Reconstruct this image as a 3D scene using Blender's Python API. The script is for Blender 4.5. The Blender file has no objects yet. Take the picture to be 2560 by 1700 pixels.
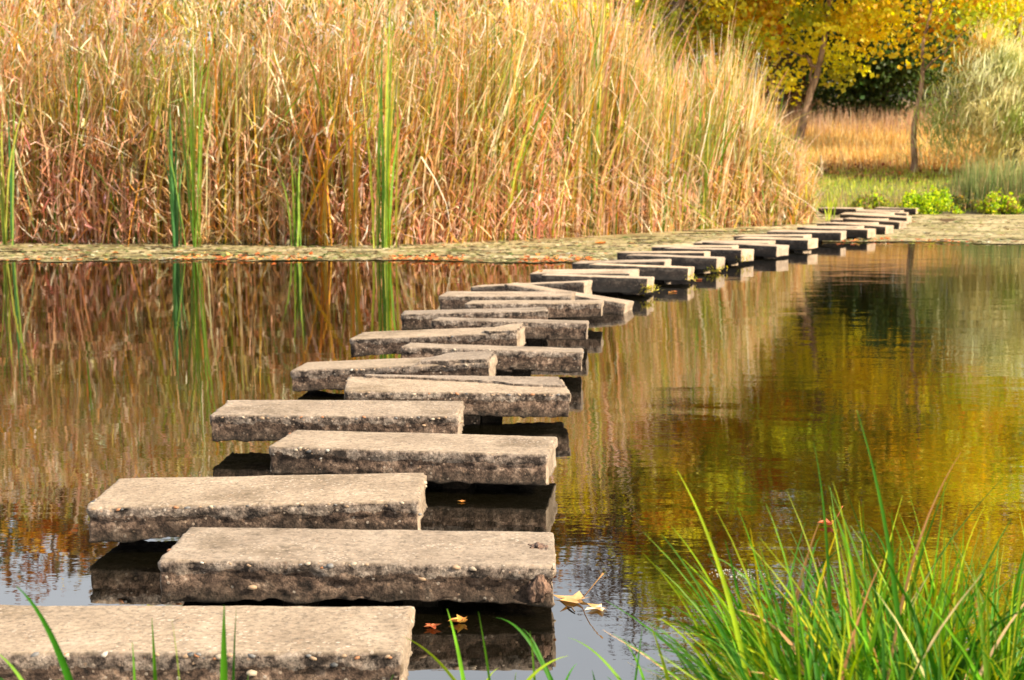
import bpy, math, random
import numpy as np
from math import radians as R, sin, cos, pi

sc = bpy.context.scene
# ---------------------------------------------------------------- camera
CAM_Z = 1.395                       # metres above the water (z = 0)
cam_d = bpy.data.cameras.new('camera')
cam = bpy.data.objects.new('camera', cam_d)
sc.collection.objects.link(cam)
cam.location = (0, 0, CAM_Z)
cam.rotation_euler = (R(90 - 7.225), 0, 0)
cam_d.sensor_width = 36
cam_d.lens = 36 * 3550 / 2560
cam_d.clip_start = 0.05
cam_d.clip_end = 1500
cam_d.dof.use_dof = True
cam_d.dof.focus_distance = 5.2
cam_d.dof.aperture_fstop = 6.3
sc.camera = cam
# ---------------------------------------------------------------- world and sun
SUN_AZ, SUN_EL = 116, 35            # azimuth clockwise from +Y, elevation
w = bpy.data.worlds.new('World'); sc.world = w; w.use_nodes = True
nt = w.node_tree
sky = nt.nodes.new('ShaderNodeTexSky'); sky.sky_type = 'NISHITA'; sky.sun_disc = False
sky.sun_elevation = R(SUN_EL); sky.sun_rotation = R(SUN_AZ)
sky.air_density = 1.0; sky.dust_density = 4.0; sky.ozone_density = 1.0
# thin bright veil of high cloud over the blue
wtc = nt.nodes.new('ShaderNodeTexCoord'); wn = nt.nodes.new('ShaderNodeTexNoise'); wn.inputs['Scale'].default_value = 2.2
wn.inputs['Detail'].default_value = 5; nt.links.new(wtc.outputs['Generated'], wn.inputs['Vector'])
wr = nt.nodes.new('ShaderNodeMapRange'); wr.inputs['From Min'].default_value = 0.35; wr.inputs['From Max'].default_value = 0.65
wr.inputs['To Min'].default_value = 0.35; wr.inputs['To Max'].default_value = 0.7; nt.links.new(wn.outputs[0], wr.inputs[0])
wm = nt.nodes.new('ShaderNodeMix'); wm.data_type = 'RGBA'; nt.links.new(wr.outputs[0], wm.inputs[0])
nt.links.new(sky.outputs[0], wm.inputs[6]); wm.inputs[7].default_value = (14, 14.2, 14.4, 1)
nt.links.new(wm.outputs[2], nt.nodes['Background'].inputs[0])
nt.nodes['Background'].inputs[1].default_value = 0.068
sun_d = bpy.data.lights.new('sun', 'SUN'); sun_d.energy = 5.0; sun_d.angle = R(0.5)
sun_d.color = (1.0, 0.85, 0.64)
sun = bpy.data.objects.new('sun', sun_d); sc.collection.objects.link(sun)
from mathutils import Vector
sd = Vector((sin(R(SUN_AZ)) * cos(R(SUN_EL)), cos(R(SUN_AZ)) * cos(R(SUN_EL)), sin(R(SUN_EL))))
sun.rotation_euler = sd.to_track_quat('Z', 'Y').to_euler()
vs = sc.view_settings
vs.view_transform = 'Standard'; vs.look = 'None'; vs.gamma = 1.0; vs.use_curve_mapping = False
vs.exposure = 1.15
sc.cycles.max_bounces = 8
sc.cycles.diffuse_bounces = 4
sc.cycles.transparent_max_bounces = 8

rng = np.random.default_rng(11)
random.seed(5)

# ---------------------------------------------------------------- numpy noise
_perm = np.random.default_rng(3).integers(0, 2**31, 1 << 14)
def _h(i, j, k):
    n = (i * 73856093) ^ (j * 19349663) ^ (k * 83492791)
    return (_perm[n & 16383] & 0xffff) / 65535.0 * 2 - 1
def vnoise(p):
    p = np.asarray(p, float)
    i = np.floor(p).astype(np.int64); f = p - i; u = f * f * (3 - 2 * f)
    r = 0
    for a in (0, 1):
        for b in (0, 1):
            for c in (0, 1):
                wgt = (u[..., 0] if a else 1 - u[..., 0]) * (u[..., 1] if b else 1 - u[..., 1]) * (u[..., 2] if c else 1 - u[..., 2])
                r = r + wgt * _h(i[..., 0] + a, i[..., 1] + b, i[..., 2] + c)
    return r
def fbm(p, octv=4, gain=0.5):
    s = 0; a = 1.0; t = 0
    for o in range(octv):
        s = s + a * vnoise(np.asarray(p) * 2.0**o + 17.3 * o); t += a; a *= gain
    return s / t

# ---------------------------------------------------------------- object helpers
def link(name, mesh, mat=None, parent=None):
    if mat is not None and len(mesh.materials) == 0: mesh.materials.append(mat)
    o = bpy.data.objects.new(name, mesh); sc.collection.objects.link(o)
    if parent is not None: o.parent = parent
    return o
def tag(o, label=None, cat=None, group=None, kind=None):
    if label: o['label'] = label
    if cat: o['category'] = cat
    if group: o['group'] = group
    if kind: o['kind'] = kind
    return o
def empty(name, loc, rz=0.0, rot=None):
    o = bpy.data.objects.new(name, None); sc.collection.objects.link(o)
    o.location = loc; o.rotation_euler = rot if rot is not None else (0, 0, rz)
    o.empty_display_size = 0.2
    return o
def mesh_np(name, V, F, col=None, smooth=False, attrs=None):
    """V (n,3); F (m,k) equal sized faces, or list of them."""
    me = bpy.data.meshes.new(name)
    V = np.asarray(V, np.float32)
    Fs = F if isinstance(F, list) else [F]
    Fs = [np.asarray(f, np.int32) for f in Fs if len(f)]
    me.vertices.add(len(V)); me.vertices.foreach_set('co', V.ravel())
    loops = np.concatenate([f.ravel() for f in Fs])
    tot = np.concatenate([np.full(len(f), f.shape[1], np.int32) for f in Fs])
    st = np.concatenate([[0], np.cumsum(tot)[:-1]]).astype(np.int32)
    me.loops.add(len(loops)); me.loops.foreach_set('vertex_index', loops)
    me.polygons.add(len(tot)); me.polygons.foreach_set('loop_start', st)
    try: me.polygons.foreach_set('loop_total', tot)
    except Exception: pass
    me.polygons.foreach_set('use_smooth', np.full(len(tot), smooth))
    if col is not None:
        a = me.color_attributes.new('Col', 'FLOAT_COLOR', 'POINT')
        c = np.ones((len(V), 4), np.float32); c[:, :3] = col
        a.data.foreach_set('color', c.ravel())
    for nme, arr in (attrs or {}).items():
        a = me.attributes.new(nme, 'FLOAT', 'POINT'); a.data.foreach_set('value', np.asarray(arr, np.float32))
    me.update(calc_edges=True); me.validate()
    return me

def ribbons(P, W, side, C, fold=0.0):
    """P (n,k,3) centre lines, W (n,k) half widths, side (n,3) unit, C (n,k,3) -> V, F, col"""
    n, k, _ = P.shape
    S = side[:, None, :] * W[:, :, None]
    V = np.stack([P - S, P + S], 2).reshape(n * k * 2, 3)
    col = np.repeat(C.reshape(n * k, 3), 2, 0)
    b = (np.arange(n)[:, None] * k * 2 + np.arange(k - 1)[None] * 2)
    F = np.stack([b, b + 1, b + 3, b + 2], -1).reshape(-1, 4)
    return V, F, col
def merge(parts):
    Vs, Fs, Cs = [], [], []; o = 0
    for V, F, C in parts:
        Vs.append(V); Fs.append(F + o); Cs.append(C); o += len(V)
    return np.concatenate(Vs), np.concatenate(Fs), np.concatenate(Cs)
def blades(base, L, az, lean, curl, w0, C0, C1, k=6, tip=0.12, wav=0.0, r=rng, kink=0.0):
    """curved blades: base (n,3), length L, azimuth of lean, lean angle at root, extra angle at tip"""
    n = len(base); t = np.linspace(0, 1, k)
    ang = lean[:, None] + curl[:, None] * (t[None] ** 1.6)
    if kink > 0:
        kp = r.uniform(.3, .95, n); on = r.random(n) < kink
        ang = ang + np.where(on[:, None] & (t[None] > kp[:, None]), r.uniform(.7, 2.6, n)[:, None], 0)
    seg = (L / (k - 1))[:, None]
    dz = np.cos(ang) * seg; dh = np.sin(ang) * seg
    z = np.concatenate([np.zeros((n, 1)), np.cumsum(dz[:, :-1], 1)], 1)
    h = np.concatenate([np.zeros((n, 1)), np.cumsum(dh[:, :-1], 1)], 1)
    P = np.zeros((n, k, 3))
    P[:, :, 0] = base[:, None, 0] + h * np.cos(az)[:, None]
    P[:, :, 1] = base[:, None, 1] + h * np.sin(az)[:, None]
    P[:, :, 2] = base[:, None, 2] + z
    if wav > 0:
        P[:, 1:, :2] += np.cumsum(r.normal(0, wav, (n, k - 1, 2)), 1)
    W = w0[:, None] * np.clip((1 - t) / 0.45, tip, 1)[None] * np.clip(0.65 + t * 2, 0, 1)[None]
    sa = az + pi / 2 + r.normal(0, 0.6, n)
    side = np.stack([np.cos(sa), np.sin(sa), np.zeros(n)], 1)
    tt = t[None, :, None]
    C = C0[:, None] * (1 - tt) + C1[:, None] * tt
    return ribbons(P, W, side, C)

# ---------------------------------------------------------------- materials
def newmat(name):
    m = bpy.data.materials.new(name); m.use_nodes = True
    t = m.node_tree; t.nodes.clear()
    out = t.nodes.new('ShaderNodeOutputMaterial')
    return m, t, out
def N(t, typ, **kw):
    n = t.nodes.new(typ)
    for k, v in kw.items():
        if k.startswith('i_'):
            key = k[2:]
            key = int(key) if key.isdigit() else key.replace('_', ' ')
            n.inputs[key].default_value = v
        else: setattr(n, k, v)
    return n
def ramp(t, fac, stops, interp='LINEAR'):
    r = t.nodes.new('ShaderNodeValToRGB'); r.color_ramp.interpolation = interp
    e = r.color_ramp.elements
    while len(e) < len(stops): e.new(0.5)
    for el, (p, c) in zip(e, stops):
        el.position = p; el.color = (*c, 1) if len(c) == 3 else c
    t.links.new(fac, r.inputs[0]); return r
def mix(t, fac, a, b, blend='MIX'):
    m = t.nodes.new('ShaderNodeMix'); m.data_type = 'RGBA'; m.blend_type = blend; m.clamp_factor = True
    for s, v in ((0, fac), (6, a), (7, b)):
        if hasattr(v, 'links') or hasattr(v, 'is_linked'): t.links.new(v, m.inputs[s])
        elif isinstance(v, (int, float)): m.inputs[s].default_value = v
        else: m.inputs[s].default_value = (*v, 1)
    return m.outputs[2]
def math_(t, op, a, b=0.0, clamp=False):
    m = t.nodes.new('ShaderNodeMath'); m.operation = op; m.use_clamp = clamp
    for s, v in ((0, a), (1, b)):
        if hasattr(v, 'is_linked'): t.links.new(v, m.inputs[s])
        else: m.inputs[s].default_value = v
    return m.outputs[0]

def leaf_mat(name, transl=0.35, rough=0.55, spec=0.25, gain=1.0):
    m, t, out = newmat(name)
    a = N(t, 'ShaderNodeAttribute', attribute_name='Col')
    nz = N(t, 'ShaderNodeTexNoise'); nz.inputs['Scale'].default_value = 14; nz.inputs['Detail'].default_value = 2
    tc = N(t, 'ShaderNodeTexCoord'); t.links.new(tc.outputs['Object'], nz.inputs['Vector'])
    v = ramp(t, nz.outputs[0], [(0.3, (0.78,) * 3), (0.7, (1.2 ,) * 3)])
    c = mix(t, 1.0, a.outputs['Color'], v.outputs[0], 'MULTIPLY')
    b = N(t, 'ShaderNodeBsdfPrincipled'); t.links.new(c, b.inputs['Base Color'])
    b.inputs['Roughness'].default_value = rough; b.inputs['Specular IOR Level'].default_value = spec
    tr = N(t, 'ShaderNodeBsdfTranslucent')
    sat = N(t, 'ShaderNodeHueSaturation'); sat.inputs['Saturation'].default_value = 1.1; sat.inputs['Value'].default_value = 1.1
    t.links.new(c, sat.inputs['Color']); t.links.new(sat.outputs[0], tr.inputs['Color'])
    ms = N(t, 'ShaderNodeMixShader'); ms.inputs[0].default_value = transl
    t.links.new(b.outputs[0], ms.inputs[1]); t.links.new(tr.outputs[0], ms.inputs[2])
    t.links.new(ms.outputs[0], out.inputs[0])
    return m
M_REED = leaf_mat('reed_leaf', 0.46, 0.5, 0.25)
M_LEAF = leaf_mat('tree_leaf', 0.5, 0.5, 0.3)
M_GRASS = leaf_mat('grass_blade', 0.38, 0.5, 0.18)
M_FALL = leaf_mat('fallen_leaf', 0.2, 0.6, 0.3)

def bark_mat(name, c1, c2, scale=6):
    m, t, out = newmat(name)
    tc = N(t, 'ShaderNodeTexCoord'); mp = N(t, 'ShaderNodeMapping'); mp.inputs['Scale'].default_value = (1, 1, 0.35)
    t.links.new(tc.outputs['Object'], mp.inputs[0])
    nz = N(t, 'ShaderNodeTexNoise'); nz.inputs['Scale'].default_value = scale; nz.inputs['Detail'].default_value = 6
    t.links.new(mp.outputs[0], nz.inputs['Vector'])
    r = ramp(t, nz.outputs[0], [(0.35, c1), (0.62, c2)])
    b = N(t, 'ShaderNodeBsdfPrincipled'); b.inputs['Roughness'].default_value = 0.85
    t.links.new(r.outputs[0], b.inputs['Base Color'])
    bp = N(t, 'ShaderNodeBump'); bp.inputs['Distance'].default_value = 0.03
    t.links.new(nz.outputs[0], bp.inputs['Height']); t.links.new(bp.outputs[0], b.inputs['Normal'])
    t.links.new(b.outputs[0], out.inputs[0]); return m
M_BARK = bark_mat('plane_bark', (0.13, 0.07, 0.04), (0.46, 0.29, 0.18))
M_BARKG = bark_mat('grey_bark', (0.14, 0.12, 0.12), (0.30, 0.27, 0.26), 4)
M_BARKD = bark_mat('dark_bark', (0.05, 0.035, 0.025), (0.14, 0.10, 0.07))

# concrete with river-pebble aggregate; attribute "brk" 0 = cast face, 1 = rough broken/formed side
def concrete():
    m, t, out = newmat('pebbly_concrete')
    tc = N(t, 'ShaderNodeTexCoord'); oi = N(t, 'ShaderNodeObjectInfo')
    off = N(t, 'ShaderNodeVectorMath', operation='SCALE'); off.inputs[0].default_value = (31, 17, 9)
    t.links.new(oi.outputs['Random'], off.inputs['Scale'])
    ad = N(t, 'ShaderNodeVectorMath', operation='ADD')
    t.links.new(tc.outputs['Object'], ad.inputs[0]); t.links.new(off.outputs[0], ad.inputs[1])
    P = ad.outputs[0]
    def noise(s, d=5, rg=0.6):
        n = N(t, 'ShaderNodeTexNoise'); n.inputs['Scale'].default_value = s; n.inputs['Detail'].default_value = d
        n.inputs['Roughness'].default_value = rg; t.links.new(P, n.inputs['Vector']); return n.outputs[0]
    def vor(s, feat='F1'):
        n = N(t, 'ShaderNodeTexVoronoi'); n.feature = feat; n.inputs['Scale'].default_value = s
        t.links.new(P, n.inputs['Vector']); return n
    brk = N(t, 'ShaderNodeAttribute', attribute_name='brk').outputs['Fac']
    baked = N(t, 'ShaderNodeAttribute', attribute_name='baked_light').outputs['Fac']
    # top
    n1, n2, n3 = noise(5), noise(45, 4, 0.7), noise(160, 2)
    top = ramp(t, n1, [(0.3, (0.205, 0.158, 0.115)), (0.55, (0.275, 0.217, 0.160)), (0.75, (0.34, 0.276, 0.212))]).outputs[0]
    g = ramp(t, n2, [(0.30, (0.5,) * 3), (0.48, (0.95,) * 3), (0.72, (1.3,) * 3)]).outputs[0]
    top = mix(t, 1.0, top, g, 'MULTIPLY')
    tone = ramp(t, oi.outputs['Random'], [(0.0, (0.86, 0.86, 0.88)), (0.5, (1.0, 0.98, 0.95)), (1.0, (1.12, 1.08, 1.0))])
    top = mix(t, 1.0, top, tone.outputs[0], 'MULTIPLY')
    stn = ramp(t, noise(2.1, 6, 0.6), [(0.36, (0.66, 0.64, 0.60)), (0.48, (1.0,) * 3)]).outputs[0]
    top = mix(t, 1.0, top, stn, 'MULTIPLY')
    v1 = vor(70); cellr = N(t, 'ShaderNodeSeparateColor'); t.links.new(v1.outputs['Color'], cellr.inputs[0])
    pcol = ramp(t, cellr.outputs[0], [(0.0, (0.13, 0.11, 0.095)), (0.25, (0.38, 0.24, 0.15)), (0.5, (0.50, 0.43, 0.35)), (0.75, (0.42, 0.29, 0.19)), (1.0, (0.56, 0.50, 0.43))]).outputs[0]
    dist = math_(t, 'LESS_THAN', v1.outputs['Distance'], 0.36)
    sel = math_(t, 'GREATER_THAN', cellr.outputs[1], 0.42)
    wear = ramp(t, noise(3.2, 3), [(0.42, (0.25,) * 3), (0.6, (0.9,) * 3)]).outputs[0]
    pm = math_(t, 'MULTIPLY', math_(t, 'MULTIPLY', dist, sel), wear)
    top = mix(t, math_(t, 'MULTIPLY', pm, 0.65), top, pcol)
    pit = ramp(t, noise(85, 2, 0.5), [(0.27, (1,) * 3), (0.33, (0,) * 3)]).outputs[0]
    top = mix(t, math_(t, 'MULTIPLY', pit, 0.8), top, (0.10, 0.08, 0.065))
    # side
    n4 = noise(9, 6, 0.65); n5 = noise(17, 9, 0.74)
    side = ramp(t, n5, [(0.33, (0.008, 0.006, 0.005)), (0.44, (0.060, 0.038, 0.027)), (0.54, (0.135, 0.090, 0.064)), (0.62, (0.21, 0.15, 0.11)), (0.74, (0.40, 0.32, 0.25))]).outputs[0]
    pt_ = ramp(t, noise(3.5, 4), [(0.35, (0.5,) * 3), (0.62, (1.3,) * 3)]).outputs[0]
    side = mix(t, 1.0, side, pt_, 'MULTIPLY')
    gr_ = ramp(t, noise(48, 6, 0.82), [(0.38, (0.15,) * 3), (0.5, (1.0,) * 3), (0.62, (1.8,) * 3)]).outputs[0]
    sep = N(t, 'ShaderNodeSeparateXYZ'); t.links.new(tc.outputs['Object'], sep.inputs[0])
    # pale smooth cement skin on the upper part of the faces, flaked off irregularly
    edge = math_(t, 'ADD', math_(t, 'MULTIPLY', sep.outputs[2], 9.0), 0.72)
    skin = math_(t, 'GREATER_THAN', math_(t, 'ADD', edge, math_(t, 'MULTIPLY', n4, 1.0)), 0.86)
    skc = ramp(t, noise(15, 8, 0.7), [(0.42, (0.012, 0.010, 0.009)), (0.475, (0.13, 0.10, 0.08)), (0.60, (0.27, 0.222, 0.18)), (0.72, (0.36, 0.30, 0.25))]).outputs[0]
    side = mix(t, math_(t, 'MULTIPLY', skin, 0.8), side, skc)
    side = mix(t, 0.85, side, gr_, 'MULTIPLY')
    spm = math_(t, 'MULTIPLY', dist, math_(t, 'GREATER_THAN', cellr.outputs[1], 0.88))
    side = mix(t, math_(t, 'MULTIPLY', spm, 0.55), side, pcol)
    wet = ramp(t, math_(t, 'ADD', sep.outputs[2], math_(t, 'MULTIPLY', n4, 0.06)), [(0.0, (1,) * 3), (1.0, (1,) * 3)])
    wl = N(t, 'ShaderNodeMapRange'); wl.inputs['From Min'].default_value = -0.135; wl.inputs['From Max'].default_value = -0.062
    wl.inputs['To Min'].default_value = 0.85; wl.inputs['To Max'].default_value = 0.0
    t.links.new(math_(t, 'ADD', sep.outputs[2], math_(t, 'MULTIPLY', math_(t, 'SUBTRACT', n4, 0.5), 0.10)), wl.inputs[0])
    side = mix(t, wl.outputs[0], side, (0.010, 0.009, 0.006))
    side = mix(t, math_(t, 'MULTIPLY', baked, 0.72), side, (0.018, 0.017, 0.016))  # shade on the unlit far slab fronts, painted into the side colour
    top = mix(t, baked, top, mix(t, 1.0, top, (1.45, 1.42, 1.38), 'MULTIPLY'))  # far tops lightened: their bright grazing light is put into the colour
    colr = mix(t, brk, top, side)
    b = N(t, 'ShaderNodeBsdfPrincipled'); b.inputs['Roughness'].default_value = 0.9; b.inputs['Specular IOR Level'].default_value = 0.25
    t.links.new(colr, b.inputs['Base Color'])
    hgt = math_(t, 'ADD', math_(t, 'MULTIPLY', n2, 0.5), math_(t, 'ADD', math_(t, 'MULTIPLY', n3, 0.35), math_(t, 'MULTIPLY', math_(t, 'SUBTRACT', 0.5, v1.outputs['Distance']), 0.4)))
    hgt = math_(t, 'SUBTRACT', hgt, math_(t, 'MULTIPLY', pit, 0.5))
    hgt = math_(t, 'ADD', hgt, math_(t, 'MULTIPLY', math_(t, 'MULTIPLY', n5, brk), 3.0))
    bp = N(t, 'ShaderNodeBump'); bp.inputs['Strength'].default_value = 0.7
    t.links.new(math_(t, 'MULTIPLY', math_(t, 'ADD', math_(t, 'MULTIPLY', brk, 0.009), 0.004), math_(t, 'SUBTRACT', 1.0, math_(t, 'MULTIPLY', baked, 0.8))), bp.inputs['Distance'])
    t.links.new(hgt, bp.inputs['Height']); t.links.new(bp.outputs[0], b.inputs['Normal'])
    t.links.new(b.outputs[0], out.inputs[0]); return m
M_CONC = concrete()

def stone_mat(name, c, rough=0.6):
    m, t, out = newmat(name)
    tc = N(t, 'ShaderNodeTexCoord')
    nz = N(t, 'ShaderNodeTexNoise'); nz.inputs['Scale'].default_value = 90; t.links.new(tc.outputs['Object'], nz.inputs['Vector'])
    v = ramp(t, nz.outputs[0], [(0.3, tuple(x * 0.7 for x in c)), (0.7, tuple(min(1, x * 1.15) for x in c))])
    b = N(t, 'ShaderNodeBsdfPrincipled'); b.inputs['Roughness'].default_value = rough
    t.links.new(v.outputs[0], b.inputs['Base Color']); t.links.new(b.outputs[0], out.inputs[0]); return m
M_PEB = [stone_mat('pebble_%s' % n, c) for n, c in (('cream', (0.36, 0.29, 0.21)), ('tan', (0.30, 0.20, 0.12)), ('rust', (0.32, 0.14, 0.06)), ('grey', (0.14, 0.135, 0.13)), ('white', (0.42, 0.38, 0.32)), ('slate', (0.06, 0.06, 0.06)))]

def water_mat():
    m, t, out = newmat('pond_water')
    g = N(t, 'ShaderNodeNewGeometry')
    def layer(scale, sx, sy, detail):
        mp = N(t, 'ShaderNodeMapping'); mp.inputs['Scale'].default_value = (sx, sy, 1)
        t.links.new(g.outputs['Position'], mp.inputs[0])
        n = N(t, 'ShaderNodeTexNoise'); n.inputs['Scale'].default_value = scale; n.inputs['Detail'].default_value = detail
        n.inputs['Distortion'].default_value = 0.4
        t.links.new(mp.outputs[0], n.inputs['Vector']); return n.outputs[0]
    a = layer(5.0, 0.7, 1.3, 3.0); c = layer(1.1, 0.8, 1.4, 2.0)
    # breeze: ripples are stronger in some patches, mostly on the right
    pz = layer(0.22, 1, 1, 2.0)
    sp = N(t, 'ShaderNodeSeparateXYZ'); t.links.new(g.outputs['Position'], sp.inputs[0])
    px = math_(t, 'ADD', math_(t, 'MULTIPLY', sp.outputs[0], 0.45), math_(t, 'MULTIPLY', math_(t, 'SUBTRACT', pz, 0.5), 1.6))
    st = N(t, 'ShaderNodeMapRange'); st.inputs['From Min'].default_value = -0.15; st.inputs['From Max'].default_value = 0.4
    st.inputs['To Min'].default_value = 0.35; st.inputs['To Max'].default_value = 0.8
    t.links.new(px, st.inputs[0])
    h = math_(t, 'ADD', math_(t, 'MULTIPLY', a, 0.0009), math_(t, 'MULTIPLY', c, 0.0045))
    f = layer(15.0, 0.6, 1.5, 2.0)
    h = math_(t, 'MULTIPLY', math_(t, 'ADD', h, math_(t, 'MULTIPLY', f, 0.00035)), st.outputs[0])
    bp = N(t, 'ShaderNodeBump'); bp.inputs['Distance'].default_value = 1.0; bp.inputs['Strength'].default_value = 1.0
    t.links.new(h, bp.inputs['Height'])
    b = N(t, 'ShaderNodeBsdfPrincipled'); b.inputs['Base Color'].default_value = (0.003, 0.0025, 0.001, 1)
    b.inputs['Roughness'].default_value = 0.015; b.inputs['IOR'].default_value = 3.1
    t.links.new(bp.outputs[0], b.inputs['Normal']); t.links.new(b.outputs[0], out.inputs[0]); return m
M_WATER = water_mat()

def ground_mat():
    m, t, out = newmat('bank_soil')
    a = N(t, 'ShaderNodeAttribute', attribute_name='Col')
    g = N(t, 'ShaderNodeNewGeometry')
    n = N(t, 'ShaderNodeTexNoise'); n.inputs['Scale'].default_value = 6; n.inputs['Detail'].default_value = 8; n.inputs['Roughness'].default_value = 0.7
    t.links.new(g.outputs['Position'], n.inputs['Vector'])
    v = ramp(t, n.outputs[0], [(0.3, (0.55,) * 3), (0.7, (1.35,) * 3)])
    c = mix(t, 1.0, a.outputs['Color'], v.outputs[0], 'MULTIPLY')
    b = N(t, 'ShaderNodeBsdfPrincipled'); b.inputs['Roughness'].default_value = 0.95
    t.links.new(c, b.inputs['Base Color'])
    bp = N(t, 'ShaderNodeBump'); bp.inputs['Distance'].default_value = 0.05; t.links.new(n.outputs[0], bp.inputs['Height'])
    t.links.new(bp.outputs[0], b.inputs['Normal']); t.links.new(b.outputs[0], out.inputs[0]); return m
M_GROUND = ground_mat()
def mat_mat():
    m, t, out = newmat('duckweed_mat')
    g = N(t, 'ShaderNodeNewGeometry')
    def nz(s, sx, d):
        mp = N(t, 'ShaderNodeMapping'); mp.inputs['Scale'].default_value = (sx, 1, 1); t.links.new(g.outputs['Position'], mp.inputs[0])
        n = N(t, 'ShaderNodeTexNoise'); n.inputs['Scale'].default_value = s; n.inputs['Detail'].default_value = d; n.inputs['Roughness'].default_value = 0.65
        t.links.new(mp.outputs[0], n.inputs['Vector']); return n.outputs[0]
    base = ramp(t, nz(1.2, 0.5, 4), [(0.35, (0.16, 0.14, 0.035)), (0.5, (0.33, 0.265, 0.12)), (0.66, (0.50, 0.41, 0.25))]).outputs[0]
    dk = ramp(t, nz(3.0, 0.22, 7), [(0.36, (0.14, 0.12, 0.07)), (0.48, (1.0,) * 3)]).outputs[0]
    c = mix(t, 1.0, base, dk, 'MULTIPLY')
    fine = ramp(t, nz(28, 0.6, 4), [(0.3, (0.72,) * 3), (0.7, (1.2,) * 3)]).outputs[0]
    c = mix(t, 1.0, c, fine, 'MULTIPLY')
    b = N(t, 'ShaderNodeBsdfPrincipled'); b.inputs['Roughness'].default_value = 0.8
    t.links.new(c, b.inputs['Base Color'])
    bp = N(t, 'ShaderNodeBump'); bp.inputs['Distance'].default_value = 0.02; t.links.new(nz(28, 0.6, 4), bp.inputs['Height'])
    t.links.new(bp.outputs[0], b.inputs['Normal']); t.links.new(b.outputs[0], out.inputs[0]); return m
M_MAT = mat_mat()

# ---------------------------------------------------------------- terrain
def ys_far(x): return np.interp(x, [-60, 2, 6, 8, 12, 20, 60], [27, 31, 35.8, 37.2, 36.6, 36.2, 38])
def ground_z(x, y):
    x = np.asarray(x, float); y = np.asarray(y, float)
    s = y - ys_far(x)
    zf = np.interp(s, [-6, -1, 0, 0.4, 2, 8.5, 33, 55, 90, 200, 600], [-0.8, -0.3, 0.02, 0.10, 0.25, 1.05, 3.45, 6.0, 10, 14, 20])
    yn = 2.85 + 0.25 / (1 + np.exp(-(x - 0.7) * 4))
    s2 = yn - y
    zn = np.interp(s2, [-0.7, 0, 0.5, 1.5, 10, 60, 400], [-0.8, 0.0, 0.15, 0.21, 0.4, 1.0, 3])
    s3 = np.abs(x) - 48
    zs = np.interp(s3, [-5, 0, 10, 60, 400], [-0.8, 0, 1, 3, 8])
    z = np.maximum(np.maximum(zf, zn), zs)
    z = z + np.where(s > 1, fbm(np.stack([x * 0.35, y * 0.35, 0 * x], -1), 3) * 0.10 * np.clip(s / 8, 0, 1), 0)
    return z
def axis(lo, hi, f0, f1, fine, coarse):
    a = [lo]
    while a[-1] < hi:
        c = a[-1]; d = max(f0 - c, 0, c - f1)
        a.append(c + min(coarse, fine + d * 0.12))
    return np.array(a)
gx = axis(-420, 420, -10, 22, 0.4, 25); gy = axis(-250, 700, -1, 75, 0.35, 25)
X, Y = np.meshgrid(gx, gy); Z = ground_z(X, Y)
V = np.stack([X, Y, Z], -1).reshape(-1, 3)
nx, ny = len(gx), len(gy)
i = (np.arange(ny - 1)[:, None] * nx + np.arange(nx - 1)[None]).ravel()
F = np.stack([i, i + 1, i + 1 + nx, i + nx], -1)
S = (V[:, 1] - ys_far(V[:, 0]))
nz_ = fbm(np.stack([V[:, 0] * 0.5, V[:, 1] * 0.8, 0 * S], -1), 3)
def zone_col(s, n):
    keys = [-2, 0, 0.6, 5, 7.5, 9.5, 13, 30, 45]
    C = np.array([(.03, .025, .015), (.10, .08, .04), (.10, .12, .03), (.13, .15, .035), (.24, .16, .05), (.22, .10, .04), (.34, .22, .08), (.28, .20, .09), (.07, .06, .03)])
    s = s + n * 2.2
    return np.stack([np.interp(s, keys, C[:, j]) for j in range(3)], -1)
col = zone_col(S, nz_)
near = V[:, 1] < 8
col[near] = (.05, .06, .02)
tag(link('ground', mesh_np('ground', V, F, col, True), M_GROUND), kind='structure')

# water
wv = [(-300, -120, 0), (300, -120, 0), (300, 300, 0), (-300, 300, 0)]
tag(link('water', mesh_np('water', wv, np.array([[0, 1, 2, 3]])), M_WATER), kind='structure')

# ---------------------------------------------------------------- floating weed mat
MF = [(-14, 19.2), (-7, 19.6), (-2.5, 19.9), (0.4, 19.4), (1.5, 19.7), (2.4, 20.4), (3.4, 21.6), (4.4, 23.2), (5.2, 24.3), (6.6, 24.4), (8.4, 23.6), (11, 23.3), (16, 23.5), (24, 24)]
def mat_front(x): return np.interp(x, [p[0] for p in MF], [p[1] for p in MF])
mx = np.arange(-14, 24, 0.09); my = np.arange(18.5, 40, 0.09)
X, Y = np.meshgrid(mx, my)
e = (Y - mat_front(X)) + 0.75 * fbm(np.stack([X * 0.8, Y * 2.5, 0 * X], -1), 4)
hole = fbm(np.stack([X * 0.9, Y * 2.6, 0 * X + 5], -1), 4)
keep = (e > 0) & (Y < ys_far(X) + 0.6) & ~((hole < -0.30) & (e < 1.2)) & ~(hole < -0.48)
Z = 0.006 + 0.006 * fbm(np.stack([X * 4, Y * 4, 0 * X], -1), 3) + 0.004
nx, ny = len(mx), len(my)
kc = (keep[:-1, :-1] & keep[1:, 1:] & keep[1:, :-1] & keep[:-1, 1:])
i = (np.arange(ny - 1)[:, None] * nx + np.arange(nx - 1)[None])[kc]
F = np.stack([i, i + 1, i + 1 + nx, i + nx], -1)
used = np.unique(F); rm = np.full(nx * ny, -1); rm[used] = np.arange(len(used))
V = np.stack([X, Y, Z], -1).reshape(-1, 3)[used]
tag(link('floating_weed', mesh_np('floating_weed', V, rm[F], None, True), M_MAT),
    'khaki mat of duckweed and rotting leaves along the reeds', 'pond weed', kind='stuff')

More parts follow.
